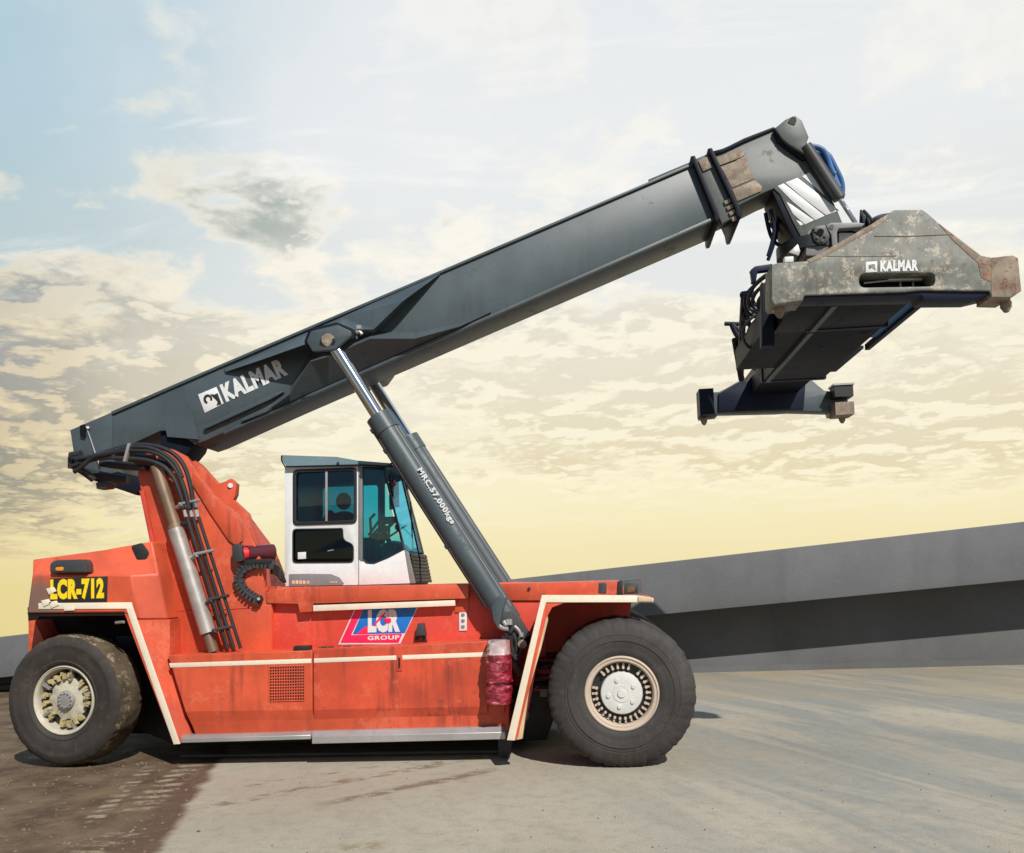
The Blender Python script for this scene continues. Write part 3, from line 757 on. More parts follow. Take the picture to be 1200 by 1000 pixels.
# ---- mast plates that carry the boom
mp = [(161,556),(166,536),(176,528),(200,526),(216,534),(226,546),(238,566),(250,580),(262,590),(276,602),(291,622),(302,646),(309,672),(308,688),(318,708),(318,770),(197,772),(188,700),(176,628)]
m1 = part('mast_plate', plate(mp, .95, 1.07, bevel=.012), 'red')
part('mast_plate', plate([(205,545),(228,540),(234,544),(255,567),(262,565),(270,561),(277,567),(276,580),(273,586),(290,602),(303,640),(309,668),(309,690),(220,690)], 1.35, 1.47, bevel=.012), 'red')
part('mast_plate', plate([(222,560),(244,562),(270,592),(290,622),(300,652),(305,695),(250,700)], 3.0, 3.12, bevel=.012), 'red')
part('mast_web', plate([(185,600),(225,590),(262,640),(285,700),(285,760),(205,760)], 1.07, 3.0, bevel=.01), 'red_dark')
part('mast_rib', plate([(226,552),(250,582),(276,606),(283,622),(284,634),(277,640),(268,634),(245,600),(224,566)], .92, .95, bevel=.012), 'red', m1)
part('lifting_eye_hole', ptube([(270,569,1.345),(270,569,1.33)], .94, .035, False), 'white', m1)
part('mast_joint_bead', ptube([(190,716),(240,715),(303,712)], .948, .007, False), 'red_dark', m1)
part('boom_pivot', tube([P(192,544,.88), Vector((P(192,544,.88).x, 2*YC-3.0, P(198,546,.88).z))], .13, res=8), 'black')
part('mast_edge_flange', plate([(163,575),(168,575),(181,640),(186,660),(181,662)], .9, .95, bevel=.006), 'red_dark', m1)

# ---- vertical pipe and hydraulic lines
YP = .80
pp = part('vertical_pipe', ptube([(183,546),(208,624)], YP, .078, False, 6), 'pipe_up')
part('silver_sleeve', ptube([(206,620),(244,742)], YP, .105, False, 6), 'pipe_lo', pp)
part('pipe_foot', ptube([(242,738),(250.5,764)], YP, .072, False, 6), 'pipe_up', pp)
part('pipe_collar', ptube([(204.5,615),(207,623)], YP, .098, False, 6), 'pipe_up', pp)
def c6(pts): return [(75+x/6, 480+y/6) for x, y in pts]
hs = [c6([(55,345),(200,332),(330,285),(440,255),(560,245),(690,265),(790,320),(850,400),(885,510),(905,625),(915,700)]),
      c6([(80,352),(250,322),(400,292),(500,288),(620,295),(720,340),(790,420),(835,520),(870,640),(880,700)]),
      c6([(60,400),(150,362),(280,335),(430,345),(550,350),(640,370),(720,410),(780,490),(815,580),(835,640),(842,700)]),
      c6([(70,440),(120,410),(200,330),(330,300),(450,268),(560,262),(660,285),(760,350),(800,400),(830,480)])]
for i, h in enumerate(hs): part('hydraulic_hose', ptube(h, .72-.03*(i % 2), .030), 'black')
ends = [(267,760),(274,760),(282,760)]; tops = [(216,596),(223,596),(229.5,596)]
for (a, b_) in zip(tops, ends):
    part('hydraulic_line', ptube([a, b_], .74, .022, False), 'black')
    part('hose_fitting', ptube([(a[0]-1.5,a[1]-8),(a[0]-.3,a[1]-1)], .73, .031, False), 'chrome')
    part('hose_fitting', ptube([(a[0]+.3,a[1]+2),(a[0]+2.2,a[1]+10)], .73, .028, False), 'alu')
for (x, y) in ((222,589),(239,648),(256,701),(261,737)):
    o = part('pipe_clamp', join([ptube([(x-12,y+2,.71),(x+12,y-3,.71)], .71, .022, False), ptube([(x-14,y+6,.78),(x-8,y+2,.70)], .7, .03, False)]), 'alu' if y < 660 else 'blackplastic')
part('pipe_clamp', ptube([(209,616,.82),(222,612,.74)], .8, .035, False), 'black')
part('hose_clamp', plate([(149,520),(152.5,519),(147,541),(143.5,541)], .64, .70, bevel=.004), 'alu')
jun = [ptube([(83,535,.75),(95,533,.75)], .7, .06), ptube([(84,545,.8),(98,552,.8),(110,562,.9)], .8, .05), ptube([(84,536,.8),(84,549,.8)], .8, .05),
       ptube([(100,553,1.0),(125,560,1.0),(150,562,1.0)], 1, .06), ptube([(118,543,.9),(150,548,.9),(172,548,.8)], 1, .05), ptube([(160,538,.8),(180,540,.8)], .8, .08)]
part('hose_junction', join(jun), 'black')
part('cable_bracket', plate([(112,566),(120,563),(130,567),(124,572),(113,573)], 1.0, 1.2), 'blackplastic')

# ---- boom
YB0, YB1 = 1.67, 2.47
bp_ = [(82,504),(130,483.5),(822,188.5),(839,255.5),(340,472),(240,517),(228,521),(205,505),(188,505),(156,520),(131,536),(134,554),(113,561),(89,551)]
boom = part('boom', plate(bp_, YB0, YB1, bevel=.012), 'grey')
part('boom_tail_keel', plate([(100,560),(113,560),(134,552),(165,560),(168,572),(158,580)], YB0+.05, YB1, bevel=.01), 'spread_dark', boom)
part('boom_tail_plate', plate([(83,505),(132,484),(131,535),(90,545)], YB0-.012, YB0, bevel=.002), 'grey', boom)
part('top_flange', plate([(130,482.5),(262,425.5),(822,186.5),(822,189.5),(262,428.8),(131,485.8)], YB0-.03, YB0+.05, bevel=.004), 'grey', boom)
part('bottom_flange', plate([(345,469.5),(838,253.5),(839.5,256.8),(341,474.5),(262,509),(262,506)], YB0-.035, YB0+.02, bevel=.004), 'grey', boom)
part('pivot_boss', plate([(205,505),(226,520),(224,526),(214,538),(200,540),(188,535),(188,505)], YB0+.06, YB1-.25, bevel=.01), 'spread_dark', boom)
part('tail_strut', ptube([(101,500),(117,547)], YB0-.03, .011, False), 'alu', boom)
part('tail_latch', plate([(93,499),(98,497),(99,512),(94,511)], YB0-.06, YB0-.012), 'spread_dark', boom)
part('tail_bolt', ptube([(103,501,YB0-.03),(103,501,YB0-.06)], 1, .02, False), 'white', boom)
part('boom_lip', plate([(238,499.5),(280,480),(318,463),(331,457.5),(332,459.5),(318,467.5),(281,484.5),(240,503)], YB0-.07, YB0, bevel=.004), 'grey', boom)
part('boom_lip', plate([(282,491),(310,478),(335,463),(362,437),(364,438),(337,468),(312,483),(284,494)], YB0-.07, YB0, bevel=.004), 'grey', boom)
# dented rear reinforcement on the boom side (slightly raised facet)
part('rear_gusset', skin([(186,462,YB0),(214,452,YB0),(225,480,YB0-.03),(232,515,YB0-.05),(196,512,YB0)], [(0,1,2,4),(4,2,3)], [0,1,2,3,4], YB0+.02), 'grey', boom, ang=5)
# saddle that flares out to the lift cylinder pin
S = YB0; O = 1.12
def fl(v, faces): return poly([P(*p) for p in v], faces)
up_v = [(262,432,S-.002),(352,393,S-.02),(400,372,S-.02),(516,319,S-.002), (264,436,S-.03),(300,424,S-.18),(362,402,O+.10),(402,387,O+.10),(438,386,O+.30),(472,353,S-.25),(516,321,S-.03),
        (282,427,S-.0),(335,413,S),(372,412,S),(415,412,S),(440,394,S),(475,355,S)]
part('saddle_flare', fl(up_v, [(0,4,5,1),(1,5,6),(1,6,7,2),(2,7,8),(2,8,9),(2,9,10,3),(4,11,5),(5,11,12,6),(6,12,13,14,7),(7,14,15,8),(8,15,16,9),(9,16,10)]), 'grey', boom, ang=8)
lo_v = [(283,493,S-.01),(312,482,S-.06),(340,462,S-.16),(364,424,S-.30),(385,418,S-.34),(434,397,S-.28),(486,397,S-.18),(538,383,S-.08),(575,366,S-.01),
        (283,496.5,S-.01),(340,471,S-.02),(385,451,S-.02),(430,431.5,S-.02),(486,407,S-.02),(538,384.5,S-.02),(575,368,S-.01),
        (312,478,S),(340,455,S),(362,416,S),(385,405,S),(434,388,S),(486,390,S),(538,379,S)]
part('saddle_flare', fl(lo_v, [(0,1,9),(1,2,10,9),(2,3,11,10),(3,4,11),(4,5,12,11),(5,6,13,12),(6,7,14,13),(7,8,15,14),(0,16,1),(16,17,2,1),(17,18,3,2),(18,19,4,3),(19,20,5,4),(20,21,6,5),(21,22,7,6),(22,8,7)]), 'grey', boom, ang=8)
part('pin_bracket', plate(rnd([(359,400),(364,388),(395,380.5),(411,388),(411,394),(400,403),(392,410),(366,412)], 2), .74, .82, bevel=.015), 'grey', boom)
part('pin_bracket_back', plate(rnd([(356,401),(362,385.5),(395,377.5),(415,386),(415,396),(402,406),(393,413),(364,415)], 2), .82, .98, bevel=.01), 'spread_dark', boom)
part('pin', ptube([(384.5,398.5,.76),(384.5,398.5,.72)], 1, .085, False, 6), 'rust', boom)
part('pin_bolt', join([ptube([(x,398.7,.725),(x,398.7,.70)], 1, .022, False) for x in (377,391)]), 'black', boom)
part('grease_block', join([ptube([(415,392,.95),(421,386,.95),(424,392,.95)], 1, .025), box(P(421,384,.95), (.06,.06,.05)), box(P(416,395,.95), (.05,.06,.05))]), 'alu', boom)
# mirrored flare on the far side
part('far_pin_bracket', join([plate([(p[0],p[1]) for p in [(262,432),(352,393),(516,319),(472,370),(430,395),(340,462)]], S, S+.01)]), 'grey', boom).location.y = .83
fb = plate(rnd([(359,400),(364,388),(395,380.5),(411,388),(400,403),(366,412)], 3), .78, 1.5, bevel=.02)
for q in fb.vertices: q.co.y = 2*YC-q.co.y
fb.flip_normals(); part('pin_bracket', fb, 'grey', boom)
# lettering and emblem on the boom
YT = YB0-.004
part('lettering', text('KALMAR', (265.5,471.5), (338,439), (257,451.5), YT, .003, .055), 'white', boom)
em = part('emblem', plate([(232,462.5),(253.5,453.5),(262,473),(240,484)], YT-.004, YT+.002, bevel=.0005), 'white', boom)
def c10(pts): return [(225+x/10, 410+y/10) for x, y in pts]
ring = []
for k in range(19):
    a = R(-20+k*15.5); ring.append((185+52*math.cos(a), 578-56*math.sin(a)))
inner = [(188+26*math.cos(R(-20+k*15.5)), 580-30*math.sin(R(-20+k*15.5))) for k in range(19)][::-1]
part('emblem_figure', join([plate(c10(ring+inner), YT-.010, YT-.005, bevel=.0005),
    plate(c10([(215,520),(260,525),(300,508),(318,560),(345,635),(288,655),(300,610),(270,575),(235,545)]), YT-.010, YT-.005, bevel=.0005)]), 'plate', boom)
# collars at the end of the outer boom
def collar(a, b_, wd, foot):
    d = (Vector(b_)-Vector(a)).normalized(); n = Vector((-d.y, d.x))*wd
    pts = [(a[0]-n.x, a[1]-n.y), (b_[0]-n.x, b_[1]-n.y), (foot[0]-wd*1.5, foot[1]-6), (foot[0]-wd*.6, foot[1]), (foot[0]+wd*1.2, foot[1]-2), (b_[0]+n.x*1.5, b_[1]+n.y), (a[0]+n.x, a[1]+n.y)]
    pts = [(a[0]-wd, a[1]-2), (b_[0]-wd, b_[1]), (foot[0]-wd*1.2, foot[1]-4), (foot[0]-wd*.6, foot[1]-1), (foot[0]+wd*1.0, foot[1]-2), (foot[0]+wd*1.6, foot[1]-5), (b_[0]+wd*1.1, b_[1]-3), (a[0]+wd, a[1]-3)]
    return plate(pts, YB0-.10, YB1+.10, bevel=.012)
part('boom_collar', collar((812,185), (839,250), 2.4, (840,261)), 'spread_dark', boom)
part('boom_collar', collar((832,176), (864,244), 2.4, (866,256)), 'spread_dark', boom)
part('collar_plate', plate([(816,186),(830,180),(864,252),(846,262)], YB0-.02, YB0+.05), 'grey_in', boom)
part('wear_pad', plate([(818,188),(829,183),(835,196),(824,201)], YB0-.045, YB0-.01), 'rust', boom)
part('wear_pad', join([plate([(848+k*3,236+k*6.5),(858+k*2.6,231+k*6.2),(860+k*2.6,235+k*6.2),(850+k*3,240+k*6.5)], YB0-.05, YB0) for k in range(4)]), 'rust', boom)

# ---- inner boom and head
YI0, YI1 = 1.75, 2.39
ib = part('boom_extension', plate([(760,210),(830,180.5),(873,163),(907,149.5),(936,143),(948,172),(962,203),(988,262),(962,272),(945,289),(930,262),(914,228),(907,221),(895,226),(862,243),(780,282)], YI0, YI1, bevel=.015), 'grey_in')
part('top_rail', plate([(836,177),(848,174),(866,165),(872,162),(907,148.5),(908,151),(873,166),(848,178),(838,181)], YI0-.03, YI0+.03), 'spread_dark', ib)
part('wear_strip', plate([(840,187),(868,173),(873,182),(862,187),(843,194)], YI0-.02, YI0), 'rust', ib)
part('wear_strip', plate([(858,222),(885,211),(893,218),(892,224),(864,236)], YI0-.02, YI0), 'rust', ib)
part('side_scuff_plate', plate([(845,196),(862,189),(874,178),(877,196),(884,209),(858,220)], YI0-.008, YI0), 'rust', ib)
hc = part('head_cap', plate([(908,150),(921,139.5),(932,135),(940,141),(948,160),(944.5,170),(947,176),(942,180),(925,169.5),(917,163)], YI0-.10, YI1+.10, bevel=.02), 'grey_in', ib)
part('cap_pin', ptube([(929,141.5,YI0-.10),(929,141.5,YI0-.13)], 1, .05, False, 6), 'spread', ib)
part('cap_shadow_strip', plate([(906,153),(912,156),(922,168),(943,180),(946,186),(941,188),(921,174),(911,166)], YI0-.05, YI0, bevel=.01), 'spread_dark', ib)  # dark strip standing in for the shadow beneath the head cap
def cb(pts): return [(780+x/4.286, 120+y/4.286) for x, y in pts]
for s in ([(685,372),(722,352),(748,385),(800,468)], [(600,403),(662,380),(740,440),(872,543),(806,567),(690,480)], [(562,420),(594,408),(695,488),(800,570),(752,592),(640,500)], [(606,498),(640,520),(746,592),(700,614),(640,560)], [(655,590),(680,602),(693,614),(676,620)]):
    part('warning_stripe', plate(cb(s), YI0-.006, YI0-.001, bevel=.0008), 'white', ib)
# leg box plate behind the stripes: dark stand-in for the head's shaded left side
part('head_shade_plate', plate([(905,224),(916,222),(948,288),(938,293),(925,270)], YI0+.02, YI1-.02), 'spread_dark', ib)
tcyl = part('tilt_cylinder', ptube([(944,172),(984,233)], YI0-.06, .085, False, 6), 'blackplastic', ib)
part('tilt_rod', ptube([(984,233),(1003,262)], YI0-.06, .032, False, 5), 'chrome', ib)
t2 = ptube([(944,172),(984,233)], YI0-.14, .078, False, 6)
for q in t2.vertices: q.co.y = 2*YC-q.co.y
t2.flip_normals(); part('tilt_cylinder', t2, 'navy', ib)
part('tilt_hose', ptube([(950,172,1.9),(962,172,1.9),(970,185,1.9),(974,200,1.9),(978,205,1.9)], 1.9, .04), 'gap_blue', ib)  # hose loops coloured like the sky seen between them
part('tilt_hose', ptube([(955,180,2.2),(968,176,2.2),(978,195,2.2),(989,218,2.2),(986,232,2.2)], 1.9, .04), 'gap_blue', ib)
part('tilt_hose', ptube([(960,184,2.0),(968,192,2.0),(976,212,2.0),(980,222,2.0)], 1.9, .075), 'gap_blue', ib)
for h in ([(897,250,2.0),(899,262,2.0),(904,280,2.0),(912,288,2.0),(928,294,2.0)], [(903,246,1.9),(908,262,1.9),(906,282,1.9),(900,300,1.9)], [(912,252,2.0),(911,270,2.0),(905,292,2.0),(900,305,2.0)], [(899,262,2.2),(912,268,2.2),(909,280,2.2)]):
    part('head_hose', ptube(h, 2, .026), 'gap_blue' if h[0][0] == 899 else 'navy', ib)

# ---- lift cylinders
def lift(Yc, near=True):
    A, B, C, D = P(388,400,.86), P(445,491,.86), P(610,748,.86), P(437,487,.86)
    mv = Vector((0, Yc-.86, 0))
    A, B, C = A+mv, B+mv, C+mv
    ax = (C-B).normalized()
    o = part('lift_cylinder', tube([B, B+ax*(C-B).length*.93], .156, res=8), 'grey')
    part('cylinder_head', tube([B-ax*.04, B+ax*.20], .168, res=8), 'grey', o)
    part('piston_rod', tube([A, B], .088, res=8), 'chrome', o)
    part('rod_eye', tube([A-Vector((0,.09,0)), A+Vector((0,.09,0))], .12, res=6), 'spread_dark', o)
    side = Vector((ax.z, 0, -ax.x))                   # across the barrel
    if side.x > 0: side = -side
    off = side*.145+Vector((0,-.06,0))
    part('oil_pipe', tube([B+ax*.12+off, B+ax*.35+off, C-ax*.55+off], .026, res=3), 'black', o)
    for k in (.10, .42, 1.9):
        p_ = B+ax*k+off
        part('pipe_clip', box(p_, (.07,.07,.05), ax.to_track_quat('Z', 'Y').to_matrix()), 'black', o)
    part('cylinder_rib', tube([B+ax*.22-side*.125+Vector((0,-.095,0)), C-ax*.4-side*.125+Vector((0,-.095,0))], .010, res=2), 'cabgrey', o)
    part('cylinder_foot', tube([C-ax*.25, C+ax*.12], .125, res=6), 'spread_dark', o)
    return o, A, B, C, ax, side
lo_, A, B, C, ax, side = lift(.86)
lift(2.70)
# tonnage lettering wrapped on the barrel
def wrapf(q):
    rel = q-B; dist = (rel-ax*rel.dot(ax)); vv = dist.dot(side)
    q.y = .86-.158-.003-(.003 if q.y < .711 else 0)
    return q
YTX = .712
part('lettering', text('MRC.57,000kgs', (487.5,552), (527.5,616), (494.5,547.5), YTX, .004, .036, wrapf), 'white', lo_)
part('cylinder_guard', plate([(580,702),(585,698),(594,701),(589,716),(584,738),(578,727),(576,712)], .60, .70, bevel=.01), 'grey', lo_)
part('cylinder_lug', plate([(585,718),(604,716),(622,744),(612,751),(600,744),(588,736)], .66, .72, bevel=.01), 'blackplastic', lo_)
ft = [box(P(597,729,.62), (.07,.06,.07)), box(P(611,744,.62), (.05,.06,.05)), ptube([(584,733,.65),(590,738,.62),(596,737,.62)], .6, .03), ptube([(590,728),(594,733)], .62, .03), ptube([(603,734),(609,738),(610,744)], .6, .02)]
part('foot_fitting', join(ft), 'alu', lo_)
fh = [[(594,742),(592,755),(597,768),(604,766),(606,752),(601,742)], [(597,745),(600,760),(604,775),(609,772)], [(590,745),(590,760),(598,770),(606,768)], [(607,747),(611,757),(610,769),(604,770)], [(600,745),(598,757),(601,767)]]
for h in fh: part('foot_hose', ptube(h, .58, .028), 'black', lo_)
part('foot_link', ptube([(598,765),(610,792)], .66, .05, False), 'blackplastic', lo_)
part('foot_pin', ptube([(612,755,.55),(612,755,.8)], .5, .055, False, 5), 'rust', lo_)

# ---- cab
YA, YZ = 1.25, 2.55
cab = part('cab', plate([(334,686.5),(480,683.5),(480,689),(334,689.5)], YA, YZ, bevel=.01), 'blackplastic')
side_out = [(333.5,547),(333.5,687),(419.5,686),(484,683.5),(477.5,646),(472.5,643.5),(462,650),(450,655.5),(440,660),(430,660),(424,655),(424,546)]
drw = rnd([(344.5,552),(416.5,549),(416.5,612),(344.5,614.5)], 5)
dark = rnd([(342,619),(349,613.5),(402,613),(404,618),(404,631),(416,637),(416,658),(412,661),(342,661.5)], 4)
dark_in = rnd([(342.5,617.5),(402,616),(404.5,619),(405,632),(416,638),(415.5,659.5),(342.5,660)], 5)
dark_lo = rnd([(342.5,620),(401,619),(402,621),(402.5,633),(414.5,638),(414.5,659.5),(342.5,660)], 5)
wall_h = [drw, dark_lo]
nw = part('cab_side_wall', plate([(333.5,547),(419.8,542.5),(419.5,686),(333.5,687.5)], YA, YA+.06, holes=wall_h, bevel=.006), 'white', cab, 'white cab door with sliding window')
part('cab_front_quarter', plate([(420.5,656),(424,657),(429,661),(438,661.5),(455,654.5),(473,645),(478,646.5),(485.5,683.5),(420.5,686)], YA, YA+.06, bevel=.006), 'white', cab)
part('cab_corner_pillar', plate([(420.3,543),(424.5,542.5),(424.5,659),(420.3,656)], YA-.004, YA+.07, bevel=.004), 'cabgrey', cab)
wf = part('window_frame', plate(rnd([(343,550.5),(418,547.5),(418,613.5),(343,616)], 6), YA-.018, YA+.0, holes=[rnd([(347,554),(414.5,551.5),(414.5,609.5),(347,612)], 4)], bevel=.005), 'black', cab)
part('window_pane', plate([(346,553),(415,550.5),(415,610.5),(346,613)], YA+.012, YA+.02, bevel=.001), 'glass_side', cab)
part('window_slider', plate([(381,552.5),(383.6,552.4),(383.6,611.2),(381,611.5)], YA-.012, YA+.01, bevel=.003), 'alu', cab)
part('window_frame', plate(dark_lo, YA-.012, YA+.0, holes=[[(x+(378-x)*.035, y+(640-y)*.06) for x, y in dark_lo]], bevel=.003), 'black', cab)
part('window_pane', plate(dark_lo, YA+.012, YA+.02, bevel=.001), 'glass_dark', cab)
part('paper_notice', plate([(349,647.5),(358.5,647),(358.5,655),(349,655.5)], YA+.002, YA+.009, bevel=.0005), 'white', cab)
part('door_catch', ptube([(384,646,YA-.005),(391,644.5,YA-.005)], 1, .008, False), 'alu', cab)
part('front_side_pane', plate([(424.5,546),(448,546),(462,610),(472.5,644),(455,653.5),(438,660.5),(429,660),(424.5,657)], YA+.02, YA+.028, bevel=.001), 'glass', cab)
part('pane_seal', ptube([(424.5,655),(429,660.3),(438,661),(455,654),(473,644.5)], YA+.01, .012), 'black', cab)
part('front_pillar', ptube([(449,546),(473.5,645)], YA+.02, .015, False), 'black', cab)
part('upper_tint_strip', plate([(424.5,546),(448,546),(453,567),(424.5,567.5)], YA+.031, YA+.037, bevel=.001), 'glass_dark', cab)
# far wall, back wall, windscreen
fw_ = plate([(333.5,547),(450,542.5),(474,645),(485.5,683.5),(333.5,687.5)], YA, YA+.05, holes=[rnd([(344,560),(416,557),(416,625),(344,627)], 5), [(424.5,552),(446,552),(468,638),(424.5,648)]], bevel=.005)
for q in fw_.vertices: q.co.y += YZ-YA-.05
part('cab_far_wall', fw_, 'cabgrey', cab)
fp = plate([(343,559),(417,556),(417,626),(343,628)], YA, YA+.006, bevel=.001)
for q in fp.vertices: q.co.y += YZ-YA-.03
part('far_pane', fp, 'glass', cab)
def quad(a, b_, ya, yb, th=.008):
    p0, p1 = P(*a, YA), P(*b_, YA)
    d = (p1-p0).normalized(); n = Vector((d.z, 0, -d.x))*th
    v = []
    for q in (p0, p1, p1+n, p0+n):
        v += [Vector((q.x, ya, q.z)), Vector((q.x, yb, q.z))]
    return poly(v, [(0,2,3,1),(4,5,7,6),(0,1,5,4)[::-1] if False else (0,1,7,6),(2,4,5,3),(0,6,4,2),(1,3,5,7)])
part('windscreen', quad((450,548), (474.5,645), YA+.03, YZ-.04), 'glass_front', cab)
part('windscreen_pillar', quad((450,546), (475,646), YZ-.07, YZ, .04), 'black', cab)
part('cab_back_wall', quad((334.5,548), (334.5,687), YA+.06, YZ-.05, -.05), 'cabgrey', cab)
# roof
rf = part('cab_roof', skin([(330,533.5,YA-.05),(394,535.5,YA-.05),(420,540,YA-.05),(458,543,YA-.04),(462,546.5,YA-.04),(421,546.5,YA-.05),(336,547.5,YA-.05),(331,540,YA-.05)], [(0,1,2,5,6,7),(2,3,4,5)], [0,1,2,3,4,5,6,7], YZ+.05), 'teal', cab, ang=5)
part('roof_lamp', ptube([(396,543,YA-.05),(396,543,YA-.09)], 1, .018, False), 'black', cab)
part('roof_drip_rail', ptube([(330,534,YA-.06),(330,540,YA-.06),(334,547,YA-.06),(420,545,YA-.06),(461,547,YA-.05)], 1, .010, False), 'spread_dark', cab)
# lower band and front grille
part('lower_band', plate([(338.5,687),(338.5,673),(360,672.5),(388,673),(398,677),(403,684),(401,686)], YA-.008, YA, bevel=.002), 'cabgrey', cab)
marks = [plate([(342+i*4.3,680.5),(345.2+i*4.3,680.5),(345.2+i*4.3,684.3),(342+i*4.3,684.5)], YA-.012, YA-.008, bevel=.0005) for i in range(5)]
marks += [plate([(387+i*3,681.5),(389+i*3,681.5),(389+i*3,683.5),(387+i*3,683.5)], YA-.012, YA-.008, bevel=.0005) for i in range(3)]
part('faded_lettering', join(marks), 'beige', cab)
gf = part('front_grille', quad((477,648), (484,683.5), YA+.02, YZ-.06, -.02), 'blackplastic', cab)
for i in range(8):
    s = (i+.5)/8
    part('grille_slat', quad((477.2+6.6*s, 648+34*s), (477.8+6.6*s, 650.5+34*s), YA+.06, YZ-.12, -.035), 'black', cab)
part('front_corner_trim', plate([(474,645),(478.5,646.5),(487,683.5),(480.5,684)], YA-.006, YA+.02, bevel=.004), 'cabgrey', cab)
# interior
Cx = lambda px, py, Y: P(px, py, YA)+Vector((0, Y-YA, 0))
part('seat_cushion', box(Cx(385,655,1.9), (.5,.5,.16)), 'seat', cab)
def ell(c, s, seg=20):
    bm = bmesh.new(); bmesh.ops.create_uvsphere(bm, u_segments=seg, v_segments=12, radius=1)
    for v in bm.verts: v.co = Vector((v.co.x*s[0], v.co.y*s[1], v.co.z*s[2]))+Vector(c)
    me = bpy.data.meshes.new('e'); bm.to_mesh(me); bm.free(); return me
part('seat_back', ell(Cx(371,628,1.9), (.12,.27,.40)), 'seat', cab)
part('headrest', ell(Cx(394,585,1.6), (.105,.12,.12)), 'seat', cab)
part('seat_shoulder', ell(Cx(392,611,1.7), (.21,.26,.17)), 'seatcloth', cab)
part('dashboard_reflection_dome', ell(Cx(450,668,1.9), (.30,.60,.42)), 'dash', cab)  # dome shape and green colour copy a reflection in the side glass
part('steering_column', tube([Cx(452,650,1.9), Cx(434,616,1.9)], .035), 'black', cab)
sw = []
cc = Cx(436,616,1.9)
nrm = Vector((-.6,0,.8)).normalized(); a1 = Vector((0,1,0)); a2 = nrm.cross(a1)
sw.append(tube([cc+a1*.2*math.cos(t/24*2*math.pi)+a2*.2*math.sin(t/24*2*math.pi) for t in range(25)], .018, res=3))
sw.append(tube([cc-a1*.2, cc+a1*.2], .014)); sw.append(tube([cc, cc+a2*.2], .014))
part('steering_wheel', join(sw), 'black', cab)
ct = [tube([Cx(428,640,1.6), Cx(426,606,1.6), Cx(432,600,1.6)], .02), box(Cx(431,636,1.6), (.12,.12,.2)), tube([Cx(446,640,1.7), Cx(447,612,1.7), Cx(452,606,1.7)], .018), tube([Cx(424,626,1.6), Cx(440,604,1.6)], .018), box(Cx(443,618,1.7), (.10,.1,.09)), box(Cx(436,604,2.3), (.16,.1,.1)),
      ell(Cx(455,615,1.8), (.04,.04,.05)), tube([Cx(440,632,1.7), Cx(462,612,2.0)], .015)]
part('control_levers', join(ct), 'black', cab)
part('inner_screen', box(Cx(441,565,2.3), (.09,.25,.5)), 'black', cab)
part('work_light', ell(Cx(458,566,1.35), (.05,.06,.05)), 'maroon', cab)
part('mirror', box(Cx(456,588,1.35), (.035,.05,.20)), 'maroon', cab)
part('wiper', tube([P(458,560,1.3), P(463,600,1.5), P(474,640,1.7)], .009), 'black', cab)
part('mirror_arm', tube([P(452,548,1.2), P(462,541,1.1), P(468,545,1.05), P(470,556,1.05)], .014), 'black', cab)
part('grab_rail', tube([P(470,556,1.25), P(480,600,1.25), P(492,655,1.25), P(493,684,1.25)], .011), 'navy', cab)
for (a, b_) in (((481,588),(484,645)),):
    part('windscreen_bar', tube([P(*a, 1.5), P(*b_, 2.2)], .009), 'black', cab)

# ---- intake drum, cable chain behind the cab
hd = part('intake_drum', ptube([(289,649,.93),(320,647,1.2)], 1, .108, False, 7), 'maroon')
part('drum_cap', ptube([(284,649.5,.90),(291,648.5,.95)], 1, .088, False, 7), 'scarlet', hd)
part('drum_bracket', plate([(271.5,640),(277,637),(283,640),(285,657),(276,660),(272,652)], .80, .95, bevel=.008), 'blackplastic', hd)
part('drum_bracket', plate([(284,656),(318,655),(318,660),(284,662)], .85, 1.0, bevel=.006), 'black', hd)
path = [(318,662),(308,660.5),(298,661),(290,664),(283.5,669),(280,676),(281,684),(285,691),(292,697),(300,702),(307,704)]
chain = ptube(path, .90, .045)
cc_ = part('cable_chain', chain, 'black')
for i in range(len(path)-1):
    for s in (0, .5):
        x = path[i][0]*(1-s)+path[i+1][0]*s; y = path[i][1]*(1-s)+path[i+1][1]*s
        d = P(*path[i+1], .9)-P(*path[i], .9)
        part('chain_link', box(P(x, y, .9), (.085,.12,.035), d.to_track_quat('Z', 'Y').to_matrix()), 'blackplastic', cc_)
wires = [ptube([(318,662+i*3,1.0),(326,664+i*3,1.1),(330,672+i*3,1.1),(334,682,1.2)], 1, .02) for i in range(4)]
part('cab_cable', join(wires), 'black')
part('cable_bolt', ptube([(303,702,.84),(303,702,.82)], 1, .02, False), 'alu')
part('chassis_clips', join([box(P(x, 690-.02*(x-310), 1.02), (.05,.05,.06)) for x in (313,321,327)]), 'red')

# ---- spreader
YN = -1.0
XLm = P(985, 347, YN).x
prof = [(905,310),(912,308),(945,306),(957,300),(1020,264),(1037,253),(1048,246),(1080,245.5),(1086,249),(1115,274),(1135,290),(1149,300.5),(1160,302),(1187,299),(1193,302),(1195,318),(1197,341),(1185,348),(1162,348),(1160,341),(1083,340),(1060,342),(943,346),(941,352),(908,356)]
slot = rnd([(1007,320.5),(1096,319.5),(1096,335.5),(1007,337)], 8)
sb = P(925, 350, YN); zb = sb.z
spx0 = P(928,347,YN).x; spx1 = P(1092,342,YN).x
def xz_at(px, py): q = P(px, py, YN); return q.x, q.z
XL, XR = spx0, spx1
